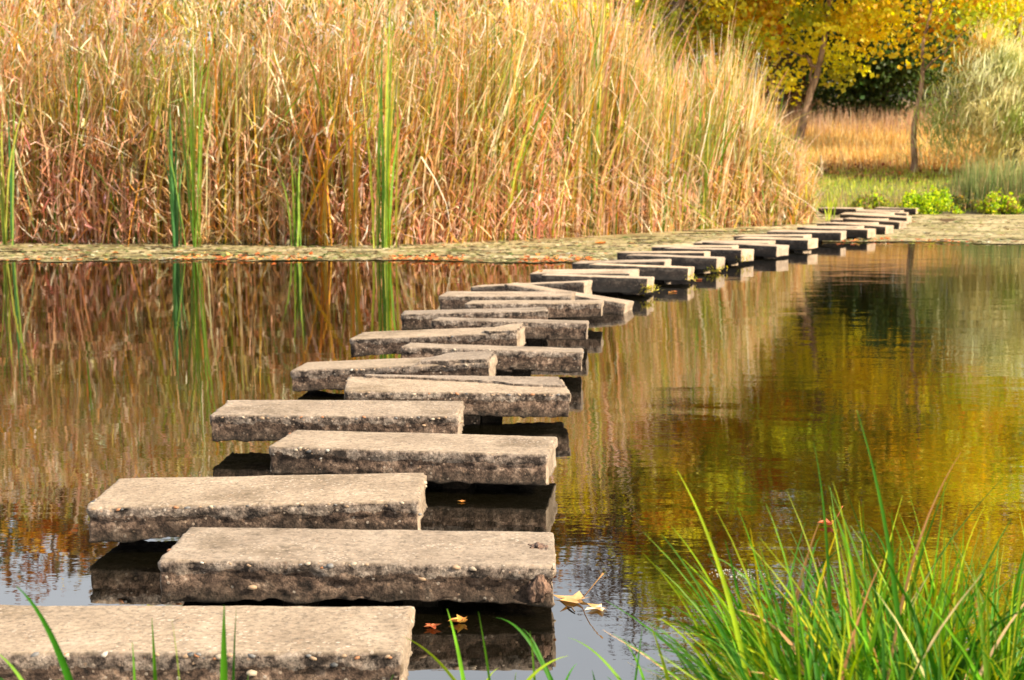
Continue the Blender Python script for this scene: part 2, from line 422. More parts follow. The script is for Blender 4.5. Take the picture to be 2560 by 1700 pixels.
def flakes(C, size, col, tilt=0.15, r=rng, zc=True):
    """small six-sided leaf chips lying about flat"""
    n = len(C); k = 6
    a = np.linspace(0, 2 * pi, k, endpoint=False)[None] + r.uniform(0, 6.28, n)[:, None]
    rad = size[:, None] * r.uniform(0.45, 1.0, (n, k))
    dx, dy = np.cos(a) * rad, np.sin(a) * rad
    tx, ty = r.normal(0, tilt, n), r.normal(0, tilt, n)
    dz = dx * tx[:, None] + dy * ty[:, None] + r.uniform(0, 0.12, (n, k)) * size[:, None]
    V = np.stack([C[:, None, 0] + dx, C[:, None, 1] + dy, C[:, None, 2] + np.abs(dz)], -1).reshape(-1, 3)
    F = (np.arange(n)[:, None] * k + np.arange(k)[None])
    return V, F, np.repeat(col, k, 0)
def pal(n, cols, wts=None, jit=0.15, r=rng):
    cols = np.array(cols, float); wts = None if wts is None else np.array(wts) / np.sum(wts)
    c = cols[r.choice(len(cols), n, p=wts)]
    return np.clip(c * (1 + r.normal(0, jit, (n, 1))) * (1 + r.normal(0, jit * 0.4, (n, 3))), 0.005, 0.95)

n = 9000
x = rng.uniform(-9, 13, n); y = mat_front(x) + rng.uniform(0, 1, n) ** 1.4 * np.where(x < 6, 5.5, 12)
ok = (y < ys_far(x)); x, y = x[ok], y[ok]; n = len(x)
c = pal(n, [(.36, .32, .17), (.26, .25, .09), (.50, .45, .30), (.07, .05, .02), (.08, .15, .03), (.22, .12, .05), (.42, .16, .05)], [6, 6, 2.5, 6, 2, 3, .7])
V, F, C = flakes(np.stack([x, y, np.full(n, .016)], 1), rng.uniform(.02, .075, n), c)
tag(link('leaf_litter', mesh_np('leaf_litter', V, F, C), M_FALL), 'scraps of dead leaves lying in the floating weed', 'leaf litter', kind='stuff')
# orange leaves drifted against the open-water edge of the mat
seg = [(-5.2, -4.4, 70), (-4.2, -2.6, 120), (-2.2, 1.2, 300), (-7, 1.2, 60), (5.6, 9.5, 120)]
xs = np.concatenate([rng.uniform(a, b, k) for a, b, k in seg])
cl = fbm(np.stack([xs * 2.0, 0 * xs, 0 * xs], -1), 3)
xs = xs[cl > 0.04]; n = len(xs)
ysx = mat_front(xs) + np.abs(rng.normal(0.0, 0.50, n)) - .12 - 0.35 * fbm(np.stack([xs * 0.8, mat_front(xs) * 2.5, 0 * xs], -1), 4)
c = pal(n, [(.55, .12, .025), (.62, .22, .04), (.40, .08, .03), (.60, .36, .12)], [5, 4, 2, 1.5])
V, F, C = flakes(np.stack([xs, ysx, np.full(n, .018)], 1), rng.uniform(.02, .055, n), c, 0.5)
tag(link('drifted_leaves', mesh_np('drifted_leaves', V, F, C), M_FALL), 'band of orange-red leaves drifted along the edge of the weed mat', 'fallen leaves', kind='stuff')

# ---------------------------------------------------------------- stepping slabs
SLABS=[
 (-0.862,3.576,-0.008,-0.1,-0.0,-2.1,1.190),
 (-0.473,4.434,-0.025,-0.7,0.7,-0.9,1.223),
 (-0.919,5.122,-0.003,0.0,-1.1,1.3,1.184),
 (-0.418,6.077,-0.015,-7.0,0.2,-1.0,1.199),
 (-0.837,6.838,0.001,-1.6,0.0,0.4,1.192),
 (-0.297,7.565,-0.002,4.3,1.4,1.7,1.194),
 (-0.704,8.471,-0.008,-5.3,-3.2,-1.2,1.194),
 (-0.119,9.149,-0.008,-3.2,1.4,-4.0,1.165),
 (-0.519,9.887,0.001,-7.9,-3.1,-0.1,1.186),
 (-0.005,10.711,-0.005,-4.5,0.9,-3.7,1.175),
 (-0.299,11.410,-0.006,0.7,-1.3,-2.1,1.176),
 (0.198,12.078,0.000,-5.7,-0.7,-1.7,1.161),
 (-0.037,12.739,0.006,-8.3,-0.7,0.6,1.192),
 (0.541,13.268,-0.033,-16.2,7.5,-2.8,1.168),
 (0.195,13.966,-0.006,-13.9,-3.6,-2.4,1.142),
 (0.901,14.872,-0.005,-16.0,0.6,-2.2,1.136),
 (0.793,15.488,-0.005,-19.4,-1.7,2.2,1.128),
 (1.495,16.338,-0.005,-16.8,0.9,-2.0,1.158),
 (1.317,17.053,-0.005,-17.0,-2.4,0.2,1.136),
 (2.070,17.952,-0.003,-22.9,0.6,-1.4,1.183),
 (2.002,18.745,-0.002,-18.7,-1.1,-1.0,1.173),
 (2.692,19.456,-0.002,-33.0,-0.6,-1.2,1.167),
 (2.584,20.025,-0.006,-21.2,-1.3,0.1,1.161),
 (3.392,20.744,-0.005,-35.0,1.0,-0.3,1.193),
 (3.335,21.206,-0.013,-24.4,-1.3,2.3,1.148),
 (4.121,22.129,-0.008,-32.8,-0.3,1.3,1.197),
 (4.217,23.028,-0.006,-30.0,-1.6,1.4,1.184),
 (4.990,24.101,0.005,-25.2,-0.4,2.0,1.269),
 (5.816,25.248,-0.001,-34.2,0.1,0.6,1.190),
 (5.835,26.069,-0.009,-31.9,-1.3,1.5,1.132),
 (6.601,27.035,-0.009,-35.1,1.9,1.1,1.197),
 (6.564,27.839,-0.019,-32.1,-1.2,1.7,1.111),
 (7.409,29.091,-0.012,-33.9,2.5,0.8,1.200),
 (7.266,29.766,-0.025,-30.8,-0.9,2.7,1.118),
 (8.156,31.344,-0.009,-30.7,1.9,2.8,1.196),
 (8.092,32.454,-0.009,-27.6,-0.1,4.3,1.150),
 (8.710,33.553,-0.008,-22.0,1.7,1.3,1.195),
 (8.958,34.703,-0.010,-28.1,0.1,1.5,1.078),
 (8.320,36.074,-0.002,-39.6,-0.3,2.5,1.038),
 (9.896,36.641,-0.017,-28.7,-0.1,1.8,1.078),
]

TOP = 0.195; DEP = 0.43; THK = 0.128
def slab_mesh(L, D, T, res, seed, rough=1.0):
    nx, ny, nz = max(8, int(L / res)), max(4, int(D / res)), max(4, int(T / res))
    r = 0.010
    def lat(a, b, n, both=True):
        g = np.linspace(a, b, n + 1); g[1] = a + r * 1.1; g[-2] = b - r * 1.1
        return g
    gxs, gys, gzs = lat(-L / 2, L / 2, nx), lat(-D / 2, D / 2, ny), lat(-T, 0, nz)
    idx = -np.ones((nx + 1, ny + 1, nz + 1), np.int64)
    I, J, K = np.meshgrid(range(nx + 1), range(ny + 1), range(nz + 1), indexing='ij')
    sf = (I == 0) | (I == nx) | (J == 0) | (J == ny) | (K == 0) | (K == nz)
    idx[sf] = np.arange(sf.sum())
    P = np.stack([gxs[I[sf]], gys[J[sf]], gzs[K[sf]]], -1)
    def quads(A): return np.stack([A[:-1, :-1], A[1:, :-1], A[1:, 1:], A[:-1, 1:]], -1).reshape(-1, 4)
    Fs = [quads(idx[:, :, nz]), quads(idx[:, :, 0])[:, ::-1], quads(idx[:, 0, :]), quads(idx[:, ny, :])[:, ::-1],
          quads(idx[0, :, :])[:, ::-1], quads(idx[nx, :, :])]
    F = np.concatenate(Fs)
    lo = np.array([-L / 2 + r, -D / 2 + r, -T + r]); hi = np.array([L / 2 - r, D / 2 - r, -r])
    pin = np.clip(P, lo, hi); d = P - pin; dn = d / (np.linalg.norm(d, axis=1, keepdims=True) + 1e-9)
    o = np.array([seed * 7.3, seed * 3.1, seed * 1.7])
    Q = P + o
    big = fbm(Q * 7, 4, 0.55); mid = fbm(Q * 26, 4, 0.6); fine = fbm(Q * 70, 3, 0.6)
    upn = np.clip(dn[:, 2], 0, 1); sid = 1 - np.abs(dn[:, 2])
    low = np.clip((-P[:, 2] - 0.045) / 0.05, 0, 1)
    disp = r * 1.0 + sid * (big * 0.005 + mid * 0.006 + fine * 0.0035) * rough * (0.45 + 0.9 * low) \
        + upn ** 2 * (big * 0.003 + mid * 0.0012)
    # flaked skin: a ledge where the lower face falls back
    ledge = (P[:, 2] < -0.045 + 0.035 * big)
    disp -= sid * ledge * (0.009 + 0.006 * mid) * rough
    # chipped arrises
    es = np.sort(np.abs(dn), axis=1)[:, 1]
    chip = np.clip(fbm(Q * 14 + 40, 3) - 0.12, 0, 1)
    disp -= es * chip * 0.045 * rough
    disp += es * mid * 0.006 * rough
    disp -= sid * np.clip(fbm(Q * np.array([9, 9, 22]) + 71, 3) - .15, 0, 1) * 0.03 * rough
    botn = np.clip(-dn[:, 2], 0, 1)
    disp += botn * (big * 0.016 + mid * 0.010) * rough
    # underside slopes up at the ends now and then
    V = pin + dn * disp[:, None]
    kk = fbm(np.stack([Q[:, 0] * 1.6, Q[:, 1] * 0.5, 0 * Q[:, 0]], -1), 2)
    V[:, 2] += np.clip(-P[:, 2] / T, 0, 1) ** 3 * kk * 0.02
    V[:, 1] += np.where(P[:, 1] < 0, 1, -1) * 0.008 * fbm(np.stack([Q[:, 0] * 2.5, 0 * Q[:, 0], 0 * Q[:, 0]], -1), 2)
    brk = np.clip((0.80 - dn[:, 2]) / 0.15, 0, 1)
    flat = (np.abs(P[:, 2]) < 1e-6) & (np.abs(P[:, 0]) < L / 2 - r) & (np.abs(P[:, 1]) < D / 2 - r)
    brk[flat] = 0
    brk *= 1 - .85 * np.clip((np.abs(dn[:, 0]) - .6) / .2, 0, 1)
    return V, F, brk

PEBM = []
for s in range(6):
    import bmesh
    bm = bmesh.new(); bmesh.ops.create_icosphere(bm, subdivisions=1, radius=1)
    for v in bm.verts:
        v.co *= 1 + random.uniform(-.13, .13); v.co.x *= random.uniform(1.0, 1.25); v.co.z *= .72
    me = bpy.data.meshes.new('pebble'); bm.to_mesh(me); bm.free()
    for p in me.polygons: p.use_smooth = True
    me.materials.append(M_PEB[s]); PEBM.append(me)

def layer_mesh(poly, z0, h, seed):
    """thin surviving top layer with a ragged rim: poly = list of (u, v) outline, counter-clockwise"""
    pts = []
    for a, b in zip(poly, poly[1:] + poly[:1]):
        a, b = np.array(a), np.array(b); k = max(1, int(np.linalg.norm(b - a) / 0.02))
        for t in range(k): pts.append(a + (b - a) * t / k)
    pts = np.array(pts); n = len(pts)
    q = np.stack([pts[:, 0] * 20 + seed, pts[:, 1] * 20, np.zeros(n)], -1)
    jj = np.stack([fbm(q, 3), fbm(q + 9, 3)], -1) * 0.012
    p0 = pts + jj; cen = pts.mean(0)
    p1 = p0 + (cen - p0) * 0.012
    V = np.concatenate([np.c_[p0, np.full(n, z0 - 0.01)], np.c_[p0 + jj * .3, np.full(n, z0 + h * 0.75)], np.c_[p1, np.full(n, z0 + h)]])
    F4 = []
    for lv in (0, 1):
        for i in range(n): F4.append((lv * n + i, lv * n + (i + 1) % n, (lv + 1) * n + (i + 1) % n, (lv + 1) * n + i))
    me = bpy.data.meshes.new('broken_layer')
    me.from_pydata([tuple(v) for v in V], [], F4 + [tuple(range(2 * n, 3 * n))])
    a = me.attributes.new('brk', 'FLOAT', 'POINT'); a.data.foreach_set('value', np.r_[np.ones(n), np.full(n, .9), np.zeros(n)].astype(np.float32))
    return me

LAB = {
 1: 'nearest concrete slab, cut off by the left edge behind the thin grass blades',
 2: 'large slab with a brown root clump on its right end, second from the near bank',
 3: 'third slab from the near bank, on the left with a chipped lower left corner',
 4: 'fourth slab from the near bank, on the right with a rough pitted front face',
 5: 'fifth slab from the near bank, on the left with orange pebbles along its front edge',
 6: 'slab whose top skin has split off, leaving a thin raised strip along its rear edge',
 7: 'tilted slab with a broken raised layer and wavy crack at its right end',
 8: 'slab just right of and behind the cracked tilted slab, its top sloping away',
 9: 'tilted slab with a small raised flake of top skin at its right corner',
 10: 'narrow-looking slab behind the raised flake, tenth from the near bank on the right',
 11: 'slab with ochre lichen spots on its front face, eleventh from the near bank',
 12: 'twelfth slab from the near bank, just in front of the slab sloping into the water',
 13: 'slab on the left resting against the slab that slopes into the water',
 14: 'steeply tilted slab whose right end slopes down into the water',
 15: 'slab behind the sunken tilted one, raised at its sunlit right end',
 16: 'slab with yellow moss and a yellow leaf at the waterline of its right end',
 17: 'slab with a small orange leaf by its left end, just behind the mossy yellow one',
}
ORD = ['zeroth','first','second','third','fourth','fifth','sixth','seventh','eighth','ninth','tenth','eleventh','twelfth','thirteenth','fourteenth','fifteenth','sixteenth','seventeenth','eighteenth','nineteenth','twentieth']
slab_obj = {}
lay6 = [(-.50, .165), (-.25, .15), (.0, .10), (.2, .05), (.30, -.01), (.36, -.03), (.58, -.045), (.575, .2), (-.5, .20)]
lay7 = [(.17, -.205), (.24, -.195), (.36, -.21), (.46, -.2), (.582, -.205), (.585, .2), (.31, .2), (.27, .10), (.20, -.02)]
lay9 = [(.36, -.18), (.40, -.208), (.58, -.205), (.582, .2), (.50, .2), (.43, .07), (.35, -.06)]
for k, (x, y, z, yaw, roll, pt, L) in enumerate(SLABS, 1):
    if k == 23: y += .05
    if k == 24: y -= .08
    if k == 25: y += .10
    t = empty('stepping_stone', (x, y, TOP + z))
    t.rotation_mode = 'XYZ'
    from mathutils import Euler, Matrix
    M = Matrix.Rotation(R(yaw), 3, 'Z') @ Matrix.Rotation(R(roll), 3, 'Y') @ Matrix.Rotation(R(pt), 3, 'X')
    t.rotation_euler = M.to_euler('XYZ')
    if k in LAB: lab = LAB[k]
    elif k <= 38:
        row = 'left' if k % 2 else 'right'
        lab = '%s slab from the far end of the crossing, in the %s hand row' % (ORD[41 - k] if 41 - k <= 20 else 'twenty-' + ORD[41 - k - 20], row)
    elif k == 39: lab = 'dark fronted slab at the far end, beside the reeds and green blades'
    else: lab = 'last slab at the far shore, beside the bright green shrub'
    tag(t, lab, 'stepping stone', 'concrete slabs crossing the pond')
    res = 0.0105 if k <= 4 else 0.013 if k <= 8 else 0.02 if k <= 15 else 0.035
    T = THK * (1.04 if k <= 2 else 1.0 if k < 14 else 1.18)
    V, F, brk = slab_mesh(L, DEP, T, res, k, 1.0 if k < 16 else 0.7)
    me = mesh_np('slab', V, F, None, True, {'brk': brk, 'baked_light': np.full(len(V), min(1, max(0, (k - 12) / 4)))})  # farther slabs get painted-in light: darker sides, brighter tops
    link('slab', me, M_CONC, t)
    # piers
    for sgn in (-1, 1):
        pz = -0.5 - (0.195 + z)
        Vp, Fp, bp_ = slab_mesh(0.13, 0.24, 0.62, 0.03, k + 50 + sgn, 1.2)
        Vp[:, 0] += 0.19 * sgn + (0.03 if k % 2 else 0.0); Vp[:, 2] -= T - 0.02
        link('pier', mesh_np('pier', Vp, Fp, None, True, {'brk': np.ones(len(Vp))}), M_CONC, t)
    if k in (6, 7, 9):
        link('broken_layer', layer_mesh({6: lay6, 7: lay7, 9: lay9}[k], 0.0, {6: .014, 7: .022, 9: .02}[k], k), M_CONC, t)
    if k <= 9:
        npb = {1: 34, 2: 34, 3: 26, 4: 28, 5: 30, 6: 18, 7: 8, 8: 8, 9: 5}[k]
        for q in range(npb):
            face = random.random()
            s = random.uniform(.006, .0125) if random.random() < .8 else random.uniform(.012, .017)
            if face < .80:   # along the front top edge
                p = (random.uniform(-L / 2 + .02, L / 2 - .02), -DEP / 2 + .006, -.008 + random.uniform(-.008, .003))
            elif face < .88:
                p = (random.uniform(-L / 2 + .02, L / 2 - .02), -DEP / 2 + random.uniform(.004, .009), random.uniform(-T + .02, -.03))
            elif face < .94 or x > -0.2:
                p = (L / 2 - .004, random.uniform(-DEP / 2 + .03, DEP / 2 - .03), random.uniform(-.06, -.006))
            else:
                p = (-L / 2 + .004, random.uniform(-DEP / 2 + .03, DEP / 2 - .03), -.006)
            mi = random.choices(range(6), [5, 6, 3, 4, .8, 1.5])[0]
            po = link('pebble', PEBM[mi], None, t)
            po.location = p; po.scale = (s, s * .8, s * .8)
            po.rotation_euler = (random.uniform(-.4, .4), random.uniform(-.4, .4), random.uniform(-.5, .5))
    slab_obj[k] = t

# root clump hanging on the right end of the second slab
def lump(name, loc, sc3, seed, mat, parent=None, sub=4, amp=.35):
    bm = bmesh.new(); bmesh.ops.create_icosphere(bm, subdivisions=sub, radius=1)
    P = np.array([v.co[:] for v in bm.verts]); d = 1 + amp * fbm(P * 2.2 + seed, 4, .6)
    for v, q, dd in zip(bm.verts, P, d): v.co = (q[0] * dd * sc3[0], q[1] * dd * sc3[1], q[2] * dd * sc3[2])
    me = bpy.data.meshes.new(name); bm.to_mesh(me); bm.free()
    for p in me.polygons: p.use_smooth = True
    o = link(name, me, mat, parent); o.location = loc; return o
M_ROOT = bark_mat('wet_roots', (0.035, 0.02, 0.013), (0.20, 0.115, 0.075), 60)
lump('root_clump', (.585, .0, -.035), (.022, .11, .03), 4, M_ROOT, slab_obj[2], amp=.7)
lump('root_clump', (.555, .02, -.004), (.03, .035, .010), 9, M_ROOT, slab_obj[2], amp=.8)
lump('root_clump', (.555, -.205, -.075), (.035, .022, .04), 7, M_ROOT, slab_obj[2], amp=.7)

# yellow-green moss at the waterline of some slabs
def moss(parent, cx, cz, seed, n=140):
    r = np.random.default_rng(seed)
    base = np.stack([cx + r.normal(0, .05, n), -DEP / 2 + .02 + r.uniform(-.02, .34, n) * (r.random(n) < .6), np.full(n, cz) + r.uniform(-.03, .04, n)], 1)
    c = pal(n, [(.45, .38, .05), (.30, .32, .05), (.55, .42, .10)], r=r)
    V, F, C = blades(base, r.uniform(.02, .06, n), r.uniform(0, 6.28, n), r.uniform(.3, 1.7, n), r.uniform(0, .8, n), r.uniform(.004, .010, n), c, c * 1.1, 3, r=r)
    o = link('moss', mesh_np('moss', V, F, C), M_GRASS, parent); o['kind'] = 'stuff'
moss(slab_obj[16], .56, -.125, 1, 160); moss(slab_obj[20], .54, -.15, 2, 180); moss(slab_obj[18], .56, -.13, 3, 60); moss(slab_obj[22], .56, -.14, 4, 60)

# ---------------------------------------------------------------- reed bed
def front(x): return np.interp(x, [-14, -8.6, -4, -2, 0.5, 3.75, 6.7, 8.6], [24.5, 23.9, 23.3, 23.2, 25.0, 28.6, 31.4, 33.5])
def reed_h(x, y):
    r = x / y
    return np.interp(r, [-.5, -.36, -.1, 0.0, .05, .079, .113, .143, .159, .171, .186, .2045, .214], [4.9, 4.75, 4.7, 4.85, 4.7, 4.25, 3.45, 3.95, 3.4, 3.1, 2.3, 1.85, 1.3])
def reed_pos(n, depth, r, lo=-15, bias=1.0):
    n = int(n * (1.2 if lo < -5 else 1))
    x = r.uniform(lo, 8.0, n * 2); y = front(x) + r.random(n * 2) ** bias * depth
    ok = (x / y < .207 + r.normal(0, .002, len(x))); return x[ok][:n], y[ok][:n]
DRY = [(.68, .38, .22), (.52, .26, .13), (.76, .50, .32), (.36, .16, .07), (.88, .66, .48), (.54, .33, .10)]
PALE = [(.86, .62, .42), (.64, .40, .20), (.94, .76, .58), (.56, .43, .14), (.74, .40, .22)]
GRN = [(.18, .30, .025), (.32, .36, .04), (.09, .20, .025), (.44, .40, .05), (.12, .28, .035)]
OCH = [(.62, .32, .03), (.56, .22, .03), (.50, .36, .04)]
parts = []
r = np.random.default_rng(21)
def bed(n, depth, hfac, w, lean, curl, cols, cols2, k=6, bias=1.0, lo=-15, z0=-.15, azmu=0.0, azsd=1.2, wav=.02, kink=.25, rmin=-9, rmax=9):
    x, y = reed_pos(n, depth, r, lo, bias); m_ = (x / y > rmin) & (x / y < rmax); x, y = x[m_], y[m_]; n = len(x)
    h = reed_h(x, y) * (hfac[0] + (hfac[1] - hfac[0]) * r.random(n) ** 1.3)
    cl = .95 + .20 * vnoise(np.stack([x * 1.1, y * .9, 0 * x], -1)); h = h * np.clip(cl, .75, 1.12)
    az = r.normal(azmu, azsd, n)
    c0 = cols(n); c1 = cols2(n)
    return blades(np.stack([x, y, np.full(n, z0)], 1), h, az, np.abs(r.normal(0, lean, n)), r.gamma(1.3, curl / 1.3, n), r.uniform(*w, n), c0, c1, k, wav=wav, r=r, kink=kink)
dry = lambda n: pal(n, DRY, [4, 2.5, 4.5, 1.2, 3.5, 2], .2, r)
pale = lambda n: pal(n, PALE, None, .15, r)
grn = lambda n: pal(n, GRN, None, .2, r)
def mixc(n, g=.25, o=.12):
    u = r.random(n); a = pale(n); a[u < g] = grn((u < g).sum()); m = (u > 1 - o); a[m] = pal(m.sum(), OCH, None, .2, r); return a
# tall leaves and stems
parts.append(bed(5000, 4.5, (.66, 1.08), (.008, .021), .065, .4, dry, lambda n: mixc(n, .36), 8, .8))
parts.append(bed(2600, 2.0, (.45, .98), (.010, .024), .10, .6, lambda n: mixc(n, .5, .25), lambda n: mixc(n, .5, .15), 8, 1.1))
# leaves bent over by the wind towards the right
parts.append(bed(3000, 2.2, (.6, 1.06), (.009, .022), .22, .5, lambda n: mixc(n, .45, .2), lambda n: mixc(n, .4), 8, 1.0, azsd=.5, rmax=.0))
# few very tall ones with hooked tips standing above the rest
parts.append(bed(420, 3.5, (.98, 1.16), (.010, .020), .06, 1.3, lambda n: mixc(n, .3, .1), lambda n: mixc(n, .2, .1), 12, 1.0, azsd=1.8))
# red-brown stubble and stems low in the bed
parts.append(bed(4500, 2.2, (.15, .5), (.007, .018), .17, .4, dry, dry, 5, 1.1))
# dark old stems
parts.append(bed(700, 1.4, (.3, .85), (.007, .015), .08, .1, lambda n: pal(n, [(.12, .05, .02), (.24, .09, .03)], r=r), lambda n: pal(n, [(.30, .13, .05), (.45, .26, .1)], r=r), 5))
# broken stalks lying across each other near the water
x, y = reed_pos(4200, 1.3, r, bias=1.3); n = len(x)
parts.append(blades(np.stack([x, y - r.uniform(0, .25, n), r.random(n) ** 1.5 * 1.5 - .03], 1),
             r.uniform(.25, 1.1, n), r.choice([0., pi], n) + r.normal(0, .5, n), r.uniform(.3, 1.9, n), r.normal(.1, .4, n), r.uniform(.006, .018, n), pal(n, DRY + PALE, None, .22, r), pal(n, DRY + PALE, None, .22, r), 4, .5, r=r))
# upper leaves, many short pale ones tangled at mid height and above
x, y = reed_pos(14500, 3.5, r, bias=.9); okr = (x / y < .06) | (r.random(len(x)) < .55); x, y = x[okr], y[okr]; n = len(x); H_ = reed_h(x, y)
zz = H_ * (r.uniform(.2, .97, n)) * np.where(x / y > .03, .84, 1)
up = blades(np.stack([x, y, zz], 1), r.uniform(.25, .9, n) * np.clip(H_ / 4, .5, 1), r.normal(0.0, 1.6, n), np.abs(r.normal(0, .5, n)), r.gamma(1.6, .8, n), r.uniform(.007, .021, n), mixc(n, .25, .1), mixc(n, .15, .08), 6, .15, r=r)
parts.append(up)
# upright single stems and young leaves standing in the front row
stm = [(.20, .32, .03), (.34, .38, .05), (.60, .34, .04), (.50, .20, .05), (.30, .11, .04), (.72, .46, .26), (.10, .22, .04), (.84, .62, .42)]
parts.append(bed(900, .7, (.45, 1.0), (.011, .024), .035, .10, lambda n: pal(n, stm, None, .2, r), lambda n: pal(n, stm, None, .2, r), 8, 1.0, azsd=2, wav=.008, kink=.06))
parts.append(bed(900, 1.0, (.5, 1.02), (.012, .026), .04, .14, lambda n: pal(n, stm, None, .2, r), lambda n: pal(n, stm + PALE, None, .2, r), 8, 1.0, lo=1, azsd=2, wav=.008, kink=.08, rmin=.03))
# wider straw and green leaves of the right hand stands
parts.append(bed(4200, 2.5, (.62, 1.2), (.012, .027), .06, .35, lambda n: mixc(n, .4, .15), lambda n: mixc(n, .3, .05), 10, 1.0, lo=1, azsd=2.0, kink=.22, rmin=.03))
# torn scraps of leaf hanging at every height and angle
for (nn_, zl, zh, ll, lh, cA) in ((17000, .0, .42, .10, .45, DRY + [(.92, .68, .50), (.84, .56, .38), (.72, .42, .26)]), (5500, .35, .98, .15, .5, PALE + DRY)):
    x, y = reed_pos(nn_, 1.1, r, bias=1.4); kk_ = (x / y < .03) | (r.random(len(x)) < .5); x, y = x[kk_], y[kk_] - .2; n = len(x)
    z = reed_h(x, y) * r.uniform(zl, zh, n) * np.where(x / y > .03, .8, 1.0)
    cc_ = pal(n, cA, None, .28, r)
    parts.append(blades(np.stack([x, y, z], 1), r.uniform(ll, lh, n), r.choice([0., pi], n) + r.normal(0, .8, n), r.uniform(.1, 2.4, n), r.normal(.2, .9, n), r.uniform(.006, .021, n), cc_, cc_ * 1.05, 4, .4, r=r, kink=.3))
V, F, C = merge(parts)
tn = fbm(np.stack([V[:, 0] * .55, V[:, 2] * .35, V[:, 1] * .1], -1), 3)[:, None]
C = np.clip(C * (1 + tn * np.array([[-.05, .16, -.05]])) * (1 + .18 * fbm(np.stack([V[:, 0] * 1.3 + 7, V[:, 2] * .25, 0 * V[:, 1]], -1), 2)[:, None]), .01, .95)
tag(link('reed_bed', mesh_np('reed_bed', V, F, C), M_REED), 'dense bed of tall tan autumn reeds standing behind the weed mat', 'reeds', kind='stuff')

def reed_clump(sx, D, h, nb, cols, spread, label, wid=(.013, .024), cat='reed clump', seed=0, group=None, lean=.06, mat=None, k=9, name='reed_clump', z0=-.05, curl=.25, azmu=None):
    r = np.random.default_rng(seed + 100)
    X = (sx - 1280) / 3550 * D
    t = empty(name, (X, D, max(0.0, float(ground_z(X, D)))))
    tag(t, label, cat, group)
    for q in range(nb):
        b = np.array([[r.normal(0, spread), r.normal(0, spread * .6), z0]])
        az = np.array([r.uniform(0, 6.28) if azmu is None else r.normal(azmu, .5)])
        c = pal(1, cols, None, .15, r)
        V, F, C = blades(b, np.array([h * r.uniform(.6, 1.0)]), az, np.abs(r.normal(0, lean, 1)), r.gamma(1.2, curl / 1.2, 1), r.uniform(*wid, 1), c, c * np.array([[1.15, 1.0, .9]]), k, wav=.006, r=r)
        link('leaf', mesh_np('leaf', V, F, C), mat or M_REED, t)
    return t
G1 = [(.17, .33, .05), (.26, .40, .06), (.12, .26, .05)]
G2 = [(.36, .42, .07), (.48, .44, .08), (.22, .34, .06)]
G3 = [(.07, .20, .06), (.10, .24, .07)]
O1 = [(.60, .36, .05), (.50, .38, .07), (.55, .27, .05)]
clumps = [
 (22, 23.6, 3.3, 7, G3 + G2, .05, 'dark green reed clump nearest the left edge of the photo'),
 (445, 23.2, 2.6, 7, G3, .04, 'thin blue-green reeds just left of the tall green pair'),
 (492, 23.0, 4.3, 10, G1 + G2, .05, 'tall green reed clump left of centre with yellow bases, left third of the bed'),
 (735, 23.2, 2.0, 5, G1, .05, 'short fresh green shoots low in the reeds'),
 (810, 23.4, 3.2, 7, O1, .05, 'ochre reed clump left of the big bright green clump'),
 (885, 23.1, 3.4, 8, O1 + G2, .05, 'yellow-orange reeds close beside the big bright green clump'),
 (962, 22.8, 4.3, 18, G1 + G2, .06, 'big bright green reed clump standing right of the ochre reeds'),
 (1035, 24.3, 4.0, 7, O1 + G2, .08, 'loose ochre and green reeds right of the big bright clump'),
 (1190, 25.5, 4.0, 9, G2, .08, 'tall olive green reeds above the middle of the weed mat'),
 (1245, 25.4, 3.4, 8, [(.2, .12, .04), (.3, .3, .06)], .05, 'dark brown and green reeds in the middle of the bed'),
 (1390, 26.4, 3.4, 8, G3, .05, 'deep green reed clump right of centre, standing on the mat edge'),
 (1355, 26.2, 3.6, 6, G2, .05, 'pale green reeds just left of the deep green clump'),
 (1510, 27.3, 3.1, 8, [(.12, .30, .16), (.22, .40, .14)], .08, 'blue-green arching reeds above the orange leaf on the mat'),
 (1480, 27.8, 3.4, 6, [(.45, .16, .05), (.5, .25, .07)], .05, 'rust coloured reeds behind the blue-green arching ones'),
 (1745, 29.0, 3.5, 15, G2 + G1, .07, 'bright yellow-green reed clump with a yellow base near the right end'),
 (1850, 30.2, 2.6, 6, [(.5, .2, .05), (.4, .15, .04)], .05, 'rusty orange reeds near the right tip of the bed'),
 (1925, 31.0, 2.2, 8, G1, .10, 'sparse green reeds at the right tip of the bed'),
 (1650, 28.3, 3.3, 7, G2, .12, 'olive reeds left of the yellow based clump'),
]
for j, (sx, D, h, nb, cols, sp_, lab) in enumerate(clumps):
    reed_clump(sx, D - .4, h, int(nb * 1.6), cols, sp_ * 1.15, lab, seed=j)
# pale arching dry leaves that stand out
arches = [((950, 470), (1300, 430), 23.6), ((1205, 140), (1310, 205), 25), ((1230, 380), (1420, 500), 26)]
reed_clump(2076, 32.6, .95, 9, [(.42, .50, .06), (.34, .46, .06)], .12, 'small bright yellow-green reed shoots beside the far left slab', (.012, .02), seed=70, lean=.12)

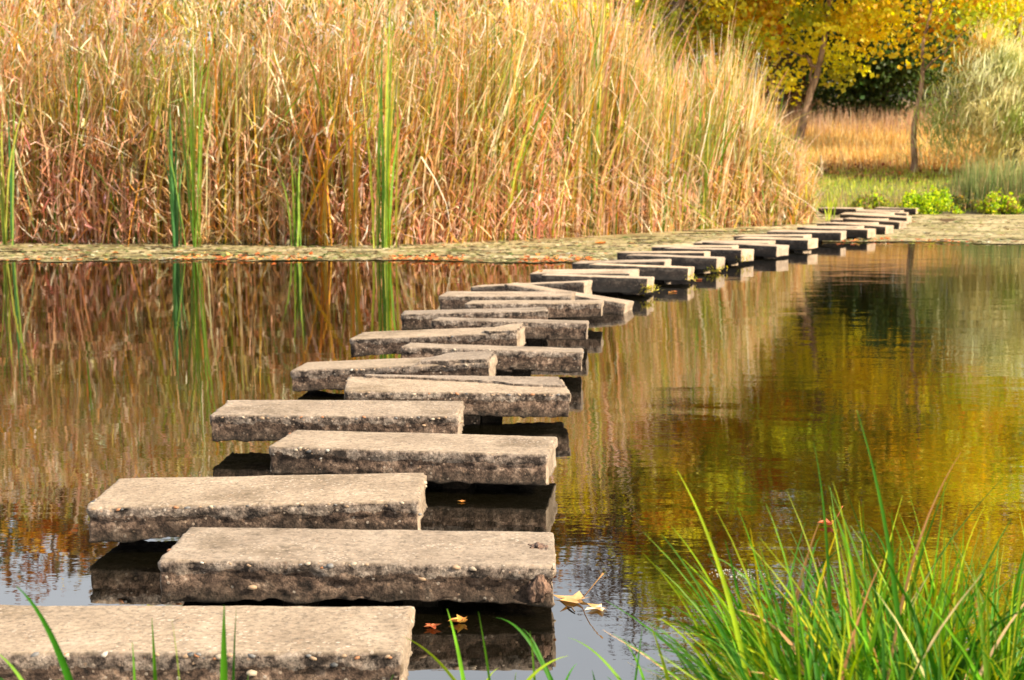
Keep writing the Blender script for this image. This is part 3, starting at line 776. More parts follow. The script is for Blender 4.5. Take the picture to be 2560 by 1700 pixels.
# ---------------------------------------------------------------- trees
def tube(path, rad, k=8):
    path = np.array(path, float); n = len(path)
    V = []; 
    for i in range(n):
        d = path[min(i + 1, n - 1)] - path[max(i - 1, 0)]; d /= np.linalg.norm(d)
        a = np.cross(d, [0.3, 1, 0.1]); a /= np.linalg.norm(a); b = np.cross(d, a)
        for q in range(k):
            th = 2 * pi * q / k; V.append(path[i] + rad[i] * (cos(th) * a + sin(th) * b))
    F = [(i * k + q, i * k + (q + 1) % k, (i + 1) * k + (q + 1) % k, (i + 1) * k + q) for i in range(n - 1) for q in range(k)]
    return np.array(V), np.array(F)
def leafcloud(C, size, col, r, droop=.35):
    """kite leaves with a midrib fold; C centres"""
    n = len(C)
    d = r.normal(0, 1, (n, 3)); d[:, 2] -= droop; d /= np.linalg.norm(d, axis=1, keepdims=True)
    u = np.cross(d, r.normal(0, 1, (n, 3))); u /= np.linalg.norm(u, axis=1, keepdims=True) + 1e-9
    nn = np.cross(d, u); s = size[:, None]
    a = C; b = C + d * s; m = C + d * s * .45
    l = m + u * s * .46 + nn * s * .14; q = m - u * s * .46 + nn * s * .14
    V = np.stack([a, l, b, q], 1).reshape(-1, 3)
    i = np.arange(n)[:, None] * 4
    F = np.concatenate([i + np.array([[0, 1, 2]]), i + np.array([[0, 2, 3]])])
    return V, F, np.repeat(col, 4, 0)
def tree(name, label, base, H, r0, lean, crown_c, crown_r, nclus, nleaf, size, cols, mat=None, seed=0, trunk_pts=None, cat='tree', clus=.5, group=None, branches=True, flat=.6, wts=None):
    r = np.random.default_rng(seed)
    bx, by = base; bz = float(ground_z(bx, by)) - .1
    t = empty(name, (bx, by, bz)); tag(t, label, cat, group)
    cc = np.array(crown_c, float) - np.array([bx, by, bz]); cr = np.array(crown_r, float)
    if trunk_pts is None:
        trunk_pts = [(0, 0, 0), (lean[0] * .3, lean[1] * .3, H * .3), (lean[0] * .55, lean[1] * .6, H * .55), (lean[0], lean[1], H * .9)]
    tp = np.array(trunk_pts, float)
    ts = np.linspace(0, 1, 14); tk = np.linspace(0, 1, len(tp))
    path = np.stack([np.interp(ts, tk, tp[:, j]) for j in range(3)], 1)
    path[1:-1, :2] += r.normal(0, r0 * .18, (12, 2))
    rad = r0 * (1 - .82 * ts) * (1 + .35 * np.exp(-ts * 14))
    V, F = tube(path, rad, 10)
    link('trunk', mesh_np('trunk', V, F, None, True), mat or M_BARK, t)
    # cluster centres inside the crown, biased to the shell
    q = r.normal(0, 1, (nclus, 3)); q /= np.linalg.norm(q, axis=1, keepdims=True)
    q *= (r.random((nclus, 1)) ** .40); cen = cc + q * cr
    if branches:
        nb = min(nclus, 26 if name != 'sparse_tree' else 80)
        for b in range(nb):
            tgt = cen[b]; zt = min(max(tgt[2] - r.uniform(.5, 1.6), path[3, 2]), path[-1, 2])
            st = np.array([np.interp(zt, path[:, 2], path[:, j]) for j in range(3)])
            rr = np.interp(zt, path[:, 2], rad) * .45 + .012
            mid = (st + tgt) / 2 + r.normal(0, .12, 3) + np.array([0, 0, .12])
            u = np.linspace(0, 1, 7)[:, None]
            pp = (1 - u) ** 2 * st + 2 * u * (1 - u) * mid + u ** 2 * tgt
            pp[1:-1] += r.normal(0, .05, (5, 3))
            V, F = tube(pp, rr * (1 - .85 * u[:, 0]), 6)
            link('branch', mesh_np('branch', V, F, None, True), mat or M_BARK, t)
    ci = r.integers(0, nclus, nleaf)
    off = r.normal(0, 1, (nleaf, 3)) * np.array([clus, clus, clus * flat])
    C = cen[ci] + off
    base_c = pal(nclus, cols, wts, .26, r)[ci]
    c = base_c * .78 + pal(nleaf, cols, wts, .22, r) * .22
    V, F, Cc = leafcloud(C, r.uniform(.6, 1.2, nleaf) * size, c, r)
    o = link('crown', mesh_np('crown', V, F, Cc), M_LEAF, t); o['kind'] = 'stuff'
    return t
YEL = [(.92, .66, .03), (.86, .46, .02), (.80, .68, .04), (.52, .54, .04), (.66, .26, .02), (.34, .42, .04)]
YE2 = [(.92, .72, .03), (.82, .70, .04), (.88, .54, .02), (.55, .60, .05)]
YG = [(.70, .66, .04), (.50, .54, .05), (.82, .68, .04), (.34, .42, .05)]
ORG = [(.70, .26, .02), (.76, .40, .03), (.40, .32, .04), (.52, .15, .02), (.55, .42, .04)]
DKG = [(.05, .09, .02), (.08, .12, .025), (.04, .07, .02)]
OLV = [(.16, .17, .04), (.26, .22, .05), (.10, .13, .03), (.36, .24, .05)]
REDB = [(.20, .08, .04), (.14, .07, .04), (.28, .12, .05), (.12, .09, .04)]
# main plane tree, leaning trunk
tree('plane_tree', 'orange and yellow plane tree with a leaning trunk behind the tip of the reeds', (9.0, 46), 17, .15, (1.6, 0), (9.2, 46, 10.8), (4.8, 3.2, 7.2), 150, 21000, .20,
     YEL, seed=1, trunk_pts=[(0, 0, 0), (.35, 0, 1.9), (.75, 0, 3.2), (1.0, 0, 4.4), (1.1, 0, 6.3), (1.4, 0, 12)], clus=.44, wts=[5, 1.2, 5, 4, .8, 3])
tree('plane_tree', 'orange tinged tree over the low right end of the reed bed', (5.3, 47), 16, .14, (.6, 0), (6.3, 46.5, 10.4), (2.9, 2.6, 6.4), 90, 12000, .22,
     ORG + YEL + YG, seed=2, clus=.44)
tree('plane_tree', 'slim plane tree with a pale upright trunk and golden leaves on the grassy bank', (12.35, 44), 15, .10, (.6, 0), (13.1, 44.0, 11.0), (3.1, 2.4, 7.2), 150, 19000, .20,
     YE2 + YEL, seed=3, trunk_pts=[(0, 0, 0), (-.05, 0, 1.4), (.18, 0, 2.7), (.15, 0, 4.0), (.45, 0, 5.6), (.5, 0, 11)], clus=.55)
tree('yellow_tree', 'yellow-green tree above the feathery bush at the right edge', (17.5, 50), 19, .2, (.3, 0), (17.4, 50, 12.2), (4.6, 3.0, 7.8), 160, 18000, .23, YG + YE2, seed=4, clus=.6)
tree('yellow_tree', 'small bright yellow tree peeking over the reeds right of centre', (1.6, 39), 8, .1, (0, 0), (1.5, 38.5, 6.2), (1.7, 1.5, 2.2), 26, 2600, .15, YE2, seed=5, clus=.4)
tree('grey_trunk_tree', 'tall tree with a thick grey trunk behind the orange crown', (6.05, 54), 16, .36, (.2, 0), (6.2, 55, 11.8), (3.5, 3, 4.0), 50, 6000, .22, OLV, mat=M_BARKG, seed=6, clus=.7)
tree('evergreen_tree', 'dark evergreen tree behind the grassy slope between the two slim trunks', (16.6, 64), 9, .2, (0, 0), (16.4, 63, 6.4), (3.4, 2.4, 3.4), 80, 13000, .26, DKG, mat=M_BARKD, seed=7, clus=.8)
tree('evergreen_tree', 'dark green tree behind the thick grey trunk', (4.5, 58), 12, .2, (0, 0), (4.2, 58, 7.0), (3.6, 2.2, 4.6), 60, 9000, .22, DKG + OLV, mat=M_BARKD, seed=8, clus=.8)
# background wood beyond the slope
bgt = [(10.5, 72, 12, 4.5, OLV + ORG, 'olive and orange tree far behind the leaning plane tree'),
       (14.5, 74, 13, 4.5, DKG + OLV, 'dark tree in the wood behind the evergreen'),
       (21, 72, 13, 5, YG + DKG, 'yellow-green tree in the wood above the right edge'),
       (18.0, 78, 15, 5.5, DKG + OLV, 'tall dark tree at the back of the wood on the right'),
       (5.5, 70, 14, 5, OLV + DKG, 'dark olive tree at the back of the wood left of the leaning trunk'),
       (24.5, 82, 16, 6, DKG + YG, 'broad dark green tree at the back right of the wood')]
for j, (x, y, h, rr, cols, lab) in enumerate(bgt):
    tree('wood_tree', lab, (x, y), h, .22, (0, 0), (x, y, float(ground_z(x, y)) + h * .55), (rr, rr * .8, h * .45), 90, 9500, .36, cols, mat=M_BARKD, seed=30 + j, clus=.9, branches=False)
lft = [(-15.5, 47, 12.3, 4.2, ORG + REDB, 'reddish brown tree far left behind the reeds'),
       (-10.2, 50, 13.4, 4.2, OLV + YG, 'olive green tree behind the left part of the reeds'),
       (-4.8, 48, 13.4, 3.8, YG + OLV, 'yellow-green tree behind the middle of the reeds'),
       (0.0, 52, 13.2, 3.3, OLV + ORG, 'mixed olive and orange tree behind the reeds near the centre'),
       (3.4, 56, 12.6, 2.6, OLV + ORG, 'thin olive tree behind the small bright yellow tree'),
       (-21, 52, 12.5, 4.5, OLV + DKG, 'dark olive tree beyond the left edge behind the reeds'),
       (-28, 50, 13, 5, ORG, 'orange tree well beyond the left end of the reeds')]
for j, (x, y, h, rr, cols, lab) in enumerate(lft):
    gz = float(ground_z(x, y))
    tree('wood_tree', lab, (x, y), h, .2, (0, 0), (x, y, gz + h * .5), (rr, rr * .8, h * .5 - .3), 100, 10500, .27, cols, mat=M_BARKD, seed=50 + j, clus=.6, branches=False)
# low scrub at the back of the field
tree('sparse_tree', 'nearly leafless tree with fine twigs behind the reeds right of centre', (3.9, 49), 16.5, .17, (.5, 0), (4.2, 49, 11.5), (2.1, 2, 4.6), 80, 3600, .16,
     REDB, mat=M_BARKD, seed=9, clus=.35)
scr = [(8.6, 62, 2.2, REDB, 'red-brown scrub between the reeds and the leaning trunk'), (11.6, 66, 2.8, REDB, 'red-brown thicket at the top of the golden slope'),
       (13.8, 68, 2.3, REDB + OLV, 'brownish thicket left of the dark evergreen'), (19.5, 64, 2.8, OLV + DKG, 'olive thicket right of the dark evergreen'),
       (5.0, 60, 2.6, OLV, 'olive undergrowth below the grey trunk')]
for j, (x, y, h, cols, lab) in enumerate(scr):
    tree('shrub', lab, (x, y), h, .05, (0, 0), (x, y, float(ground_z(x, y)) + h * .6), (2.3, 1.2, h * .6), 36, 4200, .13, cols, mat=M_BARKD, seed=80 + j, clus=.45, cat='shrub', branches=False)

# feathery pale bush on the right
def feather_bush(x, y, h, rad, n, label, seed):
    r = np.random.default_rng(seed); z = float(ground_z(x, y))
    t = empty('feathery_bush', (x, y, z)); tag(t, label, 'bush')
    for b in range(14):
        a = r.uniform(0, 6.28); rr = rad * r.uniform(.2, .9)
        e_ = np.array([rr * cos(a), rr * sin(a) * .7, h * r.uniform(.55, .9)]); u = np.linspace(0, 1, 6)[:, None]
        pp = u * e_ + (1 - u) * u * np.array([0, 0, h * .4]); pp[1:] += r.normal(0, .05, (5, 3))
        V, F = tube(pp, .035 * (1 - .8 * u[:, 0]), 5); link('stem', mesh_np('stem', V, F, None, True), M_BARKD, t)
    q = r.normal(0, 1, (70, 3)); q /= np.linalg.norm(q, axis=1, keepdims=True); q *= r.random((70, 1)) ** .5
    cen = q * np.array([rad, rad * .7, h * .5]) + np.array([0, 0, h * .46])
    cen[:, :2] *= np.clip(1.25 - cen[:, 2:] / h * .5, .6, 1.2)
    ci = r.integers(0, 70, n)
    P = cen[ci] + r.normal(0, 1, (n, 3)) * r.choice([.22, .34, .62], (70, 1), p=[.4, .35, .25])[ci]; P[:, 2] = np.maximum(P[:, 2], .2)
    tone = pal(70, [(.70, .60, .24), (.42, .44, .10), (.86, .74, .42), (.18, .22, .04), (.94, .84, .58), (.26, .32, .06)], r=r)[ci]
    az = np.arctan2(P[:, 1], P[:, 0]) * .5 + r.normal(0.3, 1.0, n)
    c = tone * .72 + pal(n, [(.6, .52, .24), (.30, .34, .10), (.84, .74, .48)], r=r) * .28
    V, F, C = blades(P, r.uniform(.15, .6, n), az, r.uniform(.0, 1.2, n), r.uniform(.4, 2.0, n), r.uniform(.006, .022, n), c, c * 1.1, 4, .3, r=r)
    o = link('plumes', mesh_np('plumes', V, F, C), M_GRASS, t); o['kind'] = 'stuff'
feather_bush(14.9, 42.6, 4.7, 2.2, 19000, 'pale feathery tamarisk-like bush at the right edge of the pond', 5)
feather_bush(19.3, 45, 5.4, 2.4, 8000, 'second feathery bush half outside the right edge', 6)

def leafy_shrub(x, y, h, rx, n, cols, label, seed, size=.075):
    r = np.random.default_rng(seed); z = max(0, float(ground_z(x, y)))
    t = empty('shrub', (x, y, z)); tag(t, label, 'shrub')
    for b in range(10):
        e_ = np.array([r.normal(0, rx * .5), r.normal(0, rx * .3), h * r.uniform(.5, .9)]); u = np.linspace(0, 1, 4)[:, None]
        V, F = tube(u * e_, .008 * (1.1 - u[:, 0]), 4); link('stem', mesh_np('stem', V, F), M_BARKD, t)
    q = r.normal(0, 1, (40, 3)); q /= np.linalg.norm(q, axis=1, keepdims=True); q *= r.random((40, 1)) ** .35
    cen = np.abs(q[:, 2:]) * np.array([[0, 0, h * .85]]) + q * np.array([rx, rx * .6, 0])
    ci = r.integers(0, 40, n); P = cen[ci] + r.normal(0, .07, (n, 3)); P[:, 2] = np.abs(P[:, 2])
    V, F, C = leafcloud(P, r.uniform(.6, 1.3, n) * size, pal(n, cols, None, .2, r), r, -.3)
    o = link('foliage', mesh_np('foliage', V, F, C), M_LEAF, t); o['kind'] = 'stuff'
BG = [(.52, .66, .02), (.34, .52, .02), (.68, .74, .04), (.12, .24, .02)]
leafy_shrub(10.75, 36.7, .72, .75, 2600, BG, 'bright lime green leafy shrub just right of the last slab', 1)
leafy_shrub(11.75, 37.2, .34, .4, 700, OLV + DKG, 'small green plants filling the gap right of the lime shrub', 4)
leafy_shrub(12.5, 36.6, .62, .5, 1500, BG + [(.4, .34, .08), (.35, .2, .08)], 'yellowish green shrub further right on the far waterline', 2)
leafy_shrub(14.0, 36.9, .85, .8, 2200, [(.14, .22, .04), (.2, .24, .05), (.3, .3, .06)], 'darker green bush by the right edge at the waterline', 3)
leafy_shrub(9.5, 37.6, .42, .5, 900, BG + OLV, 'low green plants behind the far slabs', 6)

# ---------------------------------------------------------------- field grass
r = np.random.default_rng(77)
def field(n, s0, s1, x0, x1, h, w, cols, cols2, lean=.3, curl=.6, k=3):
    x = r.uniform(x0, x1, n); s = r.uniform(s0, s1, n); y = ys_far(x) + s
    nn_ = fbm(np.stack([x * .8, y * .8, 0 * x], -1), 3)
    z = ground_z(x, y)
    hh = r.uniform(*h, n) * (1 + .5 * nn_)
    return blades(np.stack([x, y, z - .01], 1), hh, r.uniform(0, 6.28, n), np.abs(r.normal(0, lean, n)), r.uniform(0, curl, n), r.uniform(*w, n), pal(n, cols, None, .2, r), pal(n, cols2, None, .2, r), k, r=r)
GR = [(.36, .48, .05), (.52, .56, .07), (.24, .36, .04), (.62, .54, .12)]
GD = [(.86, .58, .22), (.80, .46, .13), (.90, .68, .34), (.62, .34, .09)]
P1 = field(12000, .1, 8, 6.5, 20, (.10, .28), (.006, .012), GR, GR + [(.5, .42, .14)])
P2 = field(1800, .1, 3, 7, 20, (.3, .6), (.004, .008), [(.3, .2, .1), (.4, .28, .14)], [(.5, .36, .2), (.36, .22, .12)])
V, F, C = merge([P1, P2]); tag(link('bank_grass', mesh_np('bank_grass', V, F, C), M_GRASS), 'green and brown grass on the far bank by the last slabs', 'grass', kind='stuff')
P3 = field(26000, 7.5, 31, 6, 28, (.25, .6), (.007, .014), GD, GD, .35, .8)
P4 = field(9000, 20, 33, 6, 28, (.6, 1.15), (.006, .012), [(.42, .26, .15), (.5, .32, .18)], [(.52, .38, .26), (.44, .28, .18)], .15, .5, 4)
V, F, C = merge([P3, P4]); tag(link('golden_grass', mesh_np('golden_grass', V, F, C), M_GRASS), 'golden dry grass on the slope between the trunks', 'grass', kind='stuff')
n = 5000; x = r.uniform(6.5, 20, n); s = r.normal(9.3, 1.6, n); y = ys_far(x) + s
V, F, C = flakes(np.stack([x, y, ground_z(x, y) + .06], 1), r.uniform(.05, .11, n), pal(n, [(.34, .13, .05), (.46, .22, .07), (.26, .10, .05), (.55, .34, .12)], None, .2, r), .6, r)
tag(link('bank_leaf_litter', mesh_np('bank_leaf_litter', V, F, C), M_FALL), 'rust brown leaf litter on the grassy far bank', 'leaf litter', kind='stuff')
# blue-green rushes under the feathery bush
n = 3800; x = r.uniform(11.6, 18, n); y = r.uniform(37.6, 39.2, n)
hh = r.uniform(.6, 1.35, n) * np.clip((x - 11.2) / 1.2, .45, 1)
V, F, C = blades(np.stack([x, y, ground_z(x, y)], 1), hh, r.uniform(0, 6.28, n), np.abs(r.normal(0, .09, n)), r.uniform(0, .3, n), r.uniform(.005, .011, n),
    pal(n, [(.07, .15, .04), (.11, .19, .05), (.28, .22, .08)], None, .2, r), pal(n, [(.18, .28, .09), (.30, .34, .12), (.5, .4, .2)], None, .2, r), 4, r=r)
tag(link('rushes', mesh_np('rushes', V, F, C), M_GRASS), 'blue-green rushes under the feathery bush at the right', 'rushes', kind='stuff')
# pale stake on the far bank
t_ = empty('stake', (9.55, 44.0, float(ground_z(9.55, 44.0)) - .05)); tag(t_, 'thin pale wooden stake on the bank right of the reeds', 'stake')
V, F = tube([(0, 0, 0), (-.01, 0, .3), (-.06, 0, .72)], [.035, .032, .028], 8)
link('post', mesh_np('post', V, F, None, True), bark_mat('pale_wood', (.40, .30, .18), (.62, .50, .34), 20), t_)

# ---------------------------------------------------------------- floating leaves
def leaf_mesh(size, cup, seed, cols, stem=True, stemup=.0, lobes=5, curlf=.0):
    r = np.random.default_rng(seed)
    pts = []; angs = np.radians([-150, -125, -75, -52, -18, 0 + 18, 52, 75, 125, 150])
    prof = [(-168, .18), (-140, .55), (-118, .34), (-68, .88), (-40, .42), (-12, .72), (0, 1.05), (12, .72), (40, .42), (68, .88), (118, .34), (140, .55), (168, .18)]
    n = len(prof)
    P = [(0, 0, 0)]
    for ring in (.5, 1.0):
        for a, rr in prof:
            a_ = R(a); q = rr * size / 2 * ring * (1 + r.normal(0, .06))
            x_, y_ = q * sin(a_), q * cos(a_)
            z_ = cup * size * ring ** 2 * (.5 + .5 * abs(sin(a_ * 1.5))) + r.normal(0, .02) * size + curlf * size * ring * max(0, y_ / size)
            P.append((x_, y_, max(z_, 0.0)))
    F3 = [(0, 1 + i, 2 + i) for i in range(n - 1)]
    F4 = [(1 + i, 1 + n + i, 2 + n + i, 2 + i) for i in range(n - 1)]
    V = np.array(P); C = pal(len(V), cols, None, .08, r)
    return mesh_np('blade', V, [np.array(F3), np.array(F4)], C, True)
def floating_leaf(sx, sy, size, cols, label, rz, cup=.12, seed=0, stem=True, z=0.004, group=None, curlf=0, D=None, zz=None, stem_up=.5):
    if D is None: D = 3550 * CAM_Z / (sy - 400)
    x = (sx - 1280) / 3550 * D
    t = empty('fallen_leaf', (x, D, z if zz is None else zz), R(rz)); tag(t, label, 'leaf', group)
    link('blade', leaf_mesh(size, cup, seed, cols, curlf=curlf), M_FALL, t)
    if stem:
        u = np.linspace(0, 1, 8); s = size
        pp = np.stack([-.15 * s * np.sin(u * 3), -.1 * s - .45 * s * u, .01 + stem_up * s * u ** 1.3], 1)
        V, F = tube(pp, np.full(8, .0016) * (1 + (u > .9)), 6); link('stem', mesh_np('stem', V, F, np.tile(cols[0], (len(V), 1)), True), M_FALL, t)
TAN = [(.60, .34, .13), (.52, .27, .09), (.66, .42, .20)]
RED = [(.42, .10, .04), (.50, .16, .06)]
ORL = [(.62, .28, .06), (.55, .20, .05), (.66, .40, .10)]
floating_leaf(1448, 1530, .17, TAN, 'large pale tan maple-like leaf with a raised stem floating right of the second slab', 60, .05, 1, stem_up=.55)
floating_leaf(1505, 1550, .11, TAN + [(.8, .7, .55)], 'faded half-sunk leaf touching the large pale leaf', 120, .03, 2, stem=False)
floating_leaf(1150, 1588, .085, ORL, 'small orange pointed leaf in the dark water behind the nearest slab', 95, .16, 3, stem=False)
floating_leaf(1072, 1600, .075, RED, 'dark red leaf half hidden by the end of the nearest slab', 200, .10, 4, stem=False)
floating_leaf(2093, 1331, .085, [(.55, .16, .06), (.50, .12, .05)], 'curled red leaf on the water behind the big grass clump', 80, .25, 5, stem_up=.8)
floating_leaf(1507, 611, .26, [(.55, .15, .04), (.6, .24, .06)], 'big rust red leaf lying on the weed mat below the blue-green reeds', 85, .16, 6, stem=False, z=.02)
floating_leaf(1155, 1268, .05, ORL, 'tiny orange leaf in the shadow below the fourth slab', 85, .05, 7, stem=False)
floating_leaf(1352, 688, .10, ORL, 'small orange leaf lying at the left end of the mossy slab', 30, .2, 8, stem=False, D=15.05, zz=.215)
floating_leaf(1690, 729, .10, RED + ORL, 'red leaf floating right of the eighteenth slab', 80, .1, 9, stem=False)
floating_leaf(1678, 731, .07, ORL, 'orange leaf floating next to the red one by the mossy slab', 10, .1, 10, stem=False)
floating_leaf(1752, 699, .12, RED, 'reddish leaf floating by the right end of the eighteenth slab', 85, .1, 11, stem=False)
floating_leaf(1606, 733, .13, [(.65, .50, .06), (.55, .40, .05)], 'yellow leaf caught in the moss of the slab end', 200, .3, 12, stem=False)
# green and brown pads on the mat
pads = [(152, 621, .17, (.05, .12, .03), 'dark green pad near the left edge of the weed mat'), (1150, 634, .22, (.10, .10, .03), 'dark olive leaf pad at the edge of the mat below centre'),
        (1322, 594, .22, (.08, .17, .04), 'green pad in front of the middle reeds'), (1330, 601, .12, (.05, .11, .03), 'smaller dark pad in front of the green one'),
        (1835, 567, .26, (.06, .15, .03), 'glossy green pad by the right end of the reeds'), (1655, 603, .16, (.14, .14, .04), 'brown-green pad near the slabs on the mat'),
        (2362, 557, .30, (.10, .06, .03), 'brown lump in the weed right of the last slabs'), (2288, 548, .22, (.07, .07, .03), 'dark clump beside the end slabs')]
for j, (sx, sy, s, c, lab) in enumerate(pads):
    D = 3550 * CAM_Z / (sy - 400); r2 = np.random.default_rng(j)
    V, F, C = flakes(np.array([[0, 0, 0.]]), np.array([s]), np.array([c]), .05, r2)
    V[:, 2] += r2.uniform(0, .05, 6) * (s / .2)
    o = link('leaf_pad', mesh_np('leaf_pad', V, F, C), M_FALL); o.location = ((sx - 1280) / 3550 * D, D, .02); tag(o, lab, 'leaf pad')

# foam patch
r = np.random.default_rng(9); bmf = bmesh.new()
for q in range(80):
    a = r.uniform(0, 6.28); rr = r.random() ** .7
    m4 = Matrix.Translation((.10 * rr * cos(a), .07 * rr * sin(a), 0.0)) @ Matrix.Scale(r.uniform(.0015, .004), 4)
    bmesh.ops.create_icosphere(bmf, subdivisions=1, radius=1, matrix=m4)
me = bpy.data.meshes.new('foam'); bmf.to_mesh(me); bmf.free()
o = link('foam_patch', me, stone_mat('foam', (.30, .28, .22), .3)); o.location = (.77, 4.68, .001)
tag(o, 'small patch of pale foam bubbles on the water left of the grass', 'foam', kind='stuff')
# little twig
V, F = tube([(0, 0, 0), (.012, -.02, .004), (.02, -.05, .0)], [.003, .003, .002], 6)
o = link('twig', mesh_np('twig', V, F, None, True), M_BARKD); o.location = (.175, 4.32, .003); tag(o, 'short brown twig floating below the pale leaf', 'twig')

# ---------------------------------------------------------------- foreground grass
def at(dx, dy, D):        # place in the scene for a direction, D metres away
    sx, sy = dx * 1.08426, dy * 1.08426
    pt = math.atan(450 / 3550); a = (sx - 1280) / 3550; b = -(sy - 850) / 3550
    d = np.array([a, cos(pt) + b * sin(pt), -sin(pt) + b * cos(pt)]); d = d / d[1]
    return np.array([0, 0, CAM_Z]) + d * D
FG = [(.055, .19, .008), (.11, .26, .012), (.028, .12, .006), (.21, .32, .015), (.05, .17, .02)]
ST = [(.55, .36, .18), (.62, .46, .26), (.48, .28, .12)]
def blade_obj(parent, pts, w, c0, c1, k=14, seed=0, name='blade'):
    pts = np.array(pts, float); r = np.random.default_rng(seed)
    u = np.linspace(0, 1, k)[:, None]
    if len(pts) == 3: P = (1 - u) ** 2 * pts[0] + 2 * u * (1 - u) * pts[1] + u ** 2 * pts[2]
    else: P = (1 - u) * pts[0] + u * pts[1]
    W = w * np.clip((1 - u[:, 0]) / .55, .05, 1) ** .8
    tg = np.gradient(P, axis=0); tg /= np.linalg.norm(tg, axis=1, keepdims=True)
    s0 = np.array([cos(r.normal(0, .5)), sin(r.normal(0, .5)), 0.]); sd_ = s0[None] - tg * (tg @ s0)[:, None]; sd_ /= np.linalg.norm(sd_, axis=1, keepdims=True)
    nn = np.cross(tg, sd_)
    V = np.stack([P - sd_ * W[:, None], P + nn * W[:, None] * .35, P + sd_ * W[:, None]], 1).reshape(-1, 3)
    i = np.arange(k - 1)[:, None] * 3
    F = np.concatenate([i + np.array([[0, 1, 4, 3]]), i + np.array([[1, 2, 5, 4]])])
    C = np.repeat(np.array(c0)[None] * (1 - u) + np.array(c1)[None] * u, 3, 0)
    if parent is None: return V, F, C
    V = V - np.array(parent.location)
    return link(name, mesh_np(name, V, F, C, True), M_GRASS, parent)
r = np.random.default_rng(31)
def gcol(p_straw=.1):
    return pal(1, ST, None, .12, r)[0] if r.random() < p_straw else pal(1, FG, None, .18, r)[0]
# left tuft of single blades
tl = empty('grass_tuft', (-.55, 2.35, float(ground_z(-.55, 2.35)))); tag(tl, 'few thin green blades in front of the nearest slab, bottom left', 'grass tuft')
lf = [((240, 1620), (150, 1440), (38, 1352), .0042), ((315, 1640), (312, 1560), (305, 1480), .002), ((362, 1640), (358, 1530), (350, 1425), .0028), ((436, 1640), (412, 1520), (396, 1425), .0026),
      ((513, 1640), (514, 1520), (517, 1396), .0048), ((526, 1640), (536, 1520), (545, 1404), .0022), ((170, 1640), (90, 1560), (-15, 1500), .003), ((100, 1640), (60, 1550), (-20, 1560), .003),
      ((560, 1640), (560, 1600), (574, 1552), .003), ((20, 1640), (40, 1580), (150, 1565), .002), ((868, 1640), (880, 1590), (908, 1555), .002)]
for j, (a, b, c, w_) in enumerate(lf):
    D = 2.35 + .08 * (j % 3)
    c0 = gcol(0); A = at(*a, D); A[2] = min(A[2], .5); root = A + np.array([0, .0, -.22])
    blade_obj(tl, [root, at(*b, D + .0), at(*c, D + .03)], w_ * 1.7, c0, c0 * np.array([1.3, 1.15, 1]), 16, j)
tm = empty('grass_tuft', (-.10, 2.6, float(ground_z(-.1, 2.6)))); tag(tm, 'loose arching green blades at the bottom centre right of the nearest slab', 'grass tuft')
mid = [((1180, 1640), (1060, 1520), (930, 1468), .0035), ((1100, 1640), (1070, 1520), (1031, 1404), .003), ((1160, 1640), (1125, 1520), (1103, 1410), .002), ((1350, 1640), (1250, 1430), (1143, 1424), .0035),
       ((1120, 1640), (1170, 1540), (1310, 1512), .003), ((1240, 1640), (1236, 1540), (1222, 1455), .002), ((1330, 1640), (1260, 1480), (1205, 1450), .002), ((1060, 1640), (1100, 1560), (1150, 1540), .002),
       ((1430, 1640), (1470, 1540), (1482, 1440), .0022), ((1560, 1640), (1430, 1500), (1310, 1470), .0028), ((1250, 1640), (1290, 1560), (1330, 1530), .0025), ((1400, 1640), (1380, 1590), (1365, 1545), .0028),
       ((1530, 1640), (1500, 1540), (1440, 1480), .0025), ((1600, 1640), (1540, 1540), (1500, 1440), .003), ((1460, 1640), (1440, 1590), (1400, 1560), .003), ((1210, 1640), (1180, 1590), (1190, 1550), .0025)]
for j, (a, b, c, w_) in enumerate(mid):
    D = 2.55 + .07 * (j % 4); c0 = gcol(.05)
    blade_obj(tm, [at(*a, D) + np.array([0, 0, -.15]), at(*b, D), at(*c, D + .05)], w_ * 1.5, c0, c0 * np.array([1.3, 1.15, 1]), 16, 40 + j)
# big clump on the right: tussocks fan outwards
tb = empty('grass_clump', (.72, 2.6, float(ground_z(.72, 2.6)))); tag(tb, 'big bushy clump of bright green sedge at the bottom right corner', 'grass clump')
extra = []
def clump_blade(j, as_part):
    rx = max(r.normal(.86, .24), .47 + .12 * r.random()); ry = r.normal(2.62, .17); rz = .1
    off = (rx - .80) * .9 + r.normal(0, .20)
    if off < -.3: off *= .6
    L = r.uniform(.32, .64) * (1.0 if r.random() > .12 else 1.18)
    if rx < .5: L *= .9
    tipx = rx + off * .8 + r.normal(0, .05); lean_y = r.normal(0, .13)
    hgt = math.sqrt(max(.05, L * L - (tipx - rx) ** 2 - lean_y ** 2)) * r.uniform(.82, 1)
    tip = np.array([tipx, ry + lean_y, rz + hgt]); root = np.array([rx, ry, rz - .05])
    mid_ = (root + tip) / 2 + np.array([-(tipx - rx) * .42, -lean_y * .3, .08])
    if r.random() < .3: tip[2] -= r.uniform(.05, .22); tip[0] += np.sign(off) * r.uniform(.02, .12); mid_[2] += .08
    c0 = gcol(.035); w_ = r.uniform(.0026, .0060)
    f = np.array([1.35, 1.15, 1.0]) if r.random() < .82 else np.array([2.6, 1.3, .9])
    if as_part: blade_obj(tb, [root, mid_, tip], w_, c0, np.clip(c0 * f, 0, .8), 12, 200 + j)
    else: extra.append(blade_obj(None, [root, mid_, tip], w_, c0, np.clip(c0 * f, 0, .8), 10, 900 + j))
for j in range(270): clump_blade(j, True)
for j in range(1350): clump_blade(j, False)
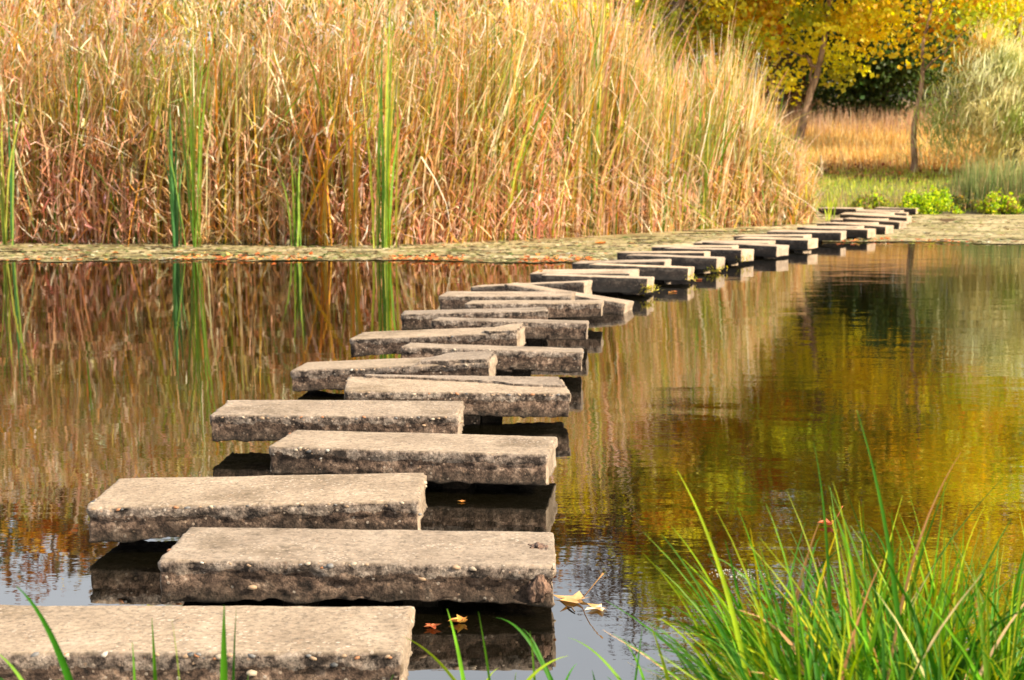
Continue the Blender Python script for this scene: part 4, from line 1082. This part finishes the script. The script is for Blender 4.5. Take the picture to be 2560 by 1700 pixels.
# the blades that stand clear of the clump
tall = [((1760, 1640), (1700, 1320), (1562, 1085), .0045), ((1770, 1640), (1690, 1420), (1525, 1232), .0036), ((1800, 1640), (1700, 1380), (1547, 1212), .003), ((1920, 1640), (1925, 1240), (1876, 1020), .0035),
        ((2100, 1640), (2080, 1260), (1975, 945), .0048), ((2030, 1640), (2060, 1280), (2216, 1042), .0028), ((2200, 1640), (2160, 1350), (2272, 1165), .0036), ((1850, 1640), (1790, 1380), (1700, 1170), .003),
        ((1900, 1640), (1850, 1350), (1765, 1160), .003), ((1980, 1640), (1990, 1300), (1920, 1110), .003), ((2080, 1640), (2150, 1400), (2180, 1100), .003), ((2300, 1640), (2330, 1400), (2400, 1180), .004),
        ((1760, 1640), (1620, 1460), (1515, 1425), .003), ((1720, 1640), (1600, 1560), (1540, 1480), .003), ((2060, 1640), (2050, 1350), (1945, 1120), .0032), ((2250, 1640), (2180, 1420), (2100, 1150), .003)]
for j, (a, b, c, w_) in enumerate(tall):
    D = 2.5 + .06 * (j % 4); c0 = pal(1, ST, None, .1, r)[0] if j in (5,) else pal(1, FG, None, .15, r)[0]
    blade_obj(tb, [at(*a, D) + np.array([0, 0, -.12]), at(*b, D), at(*c, D + .06)], w_, c0, np.clip(c0 * np.array([1.5, 1.2, 1]), 0, .8), 16, 600 + j)
V, F, C = merge(extra); o = link('fine_blades', mesh_np('fine_blades', V, F, C, True), M_GRASS, tb); o.location = -np.array(tb.location); o['kind'] = 'stuff'
# short turf on the near bank, below the frame edge
n = 5000; x = r.uniform(-2.5, 3, n); y = r.uniform(-.5, 2.75, n)
V, F, C = blades(np.stack([x, y, ground_z(x, y)], 1), r.uniform(.05, .14, n), r.uniform(0, 6.28, n), np.abs(r.normal(0, .3, n)), r.uniform(0, .8, n), r.uniform(.0015, .003, n), pal(n, FG, None, .2, r), pal(n, FG + ST, None, .2, r), 4, r=r)
tag(link('bank_turf', mesh_np('bank_turf', V, F, C), M_GRASS), 'short turf on the near bank below the camera', 'grass', kind='stuff')
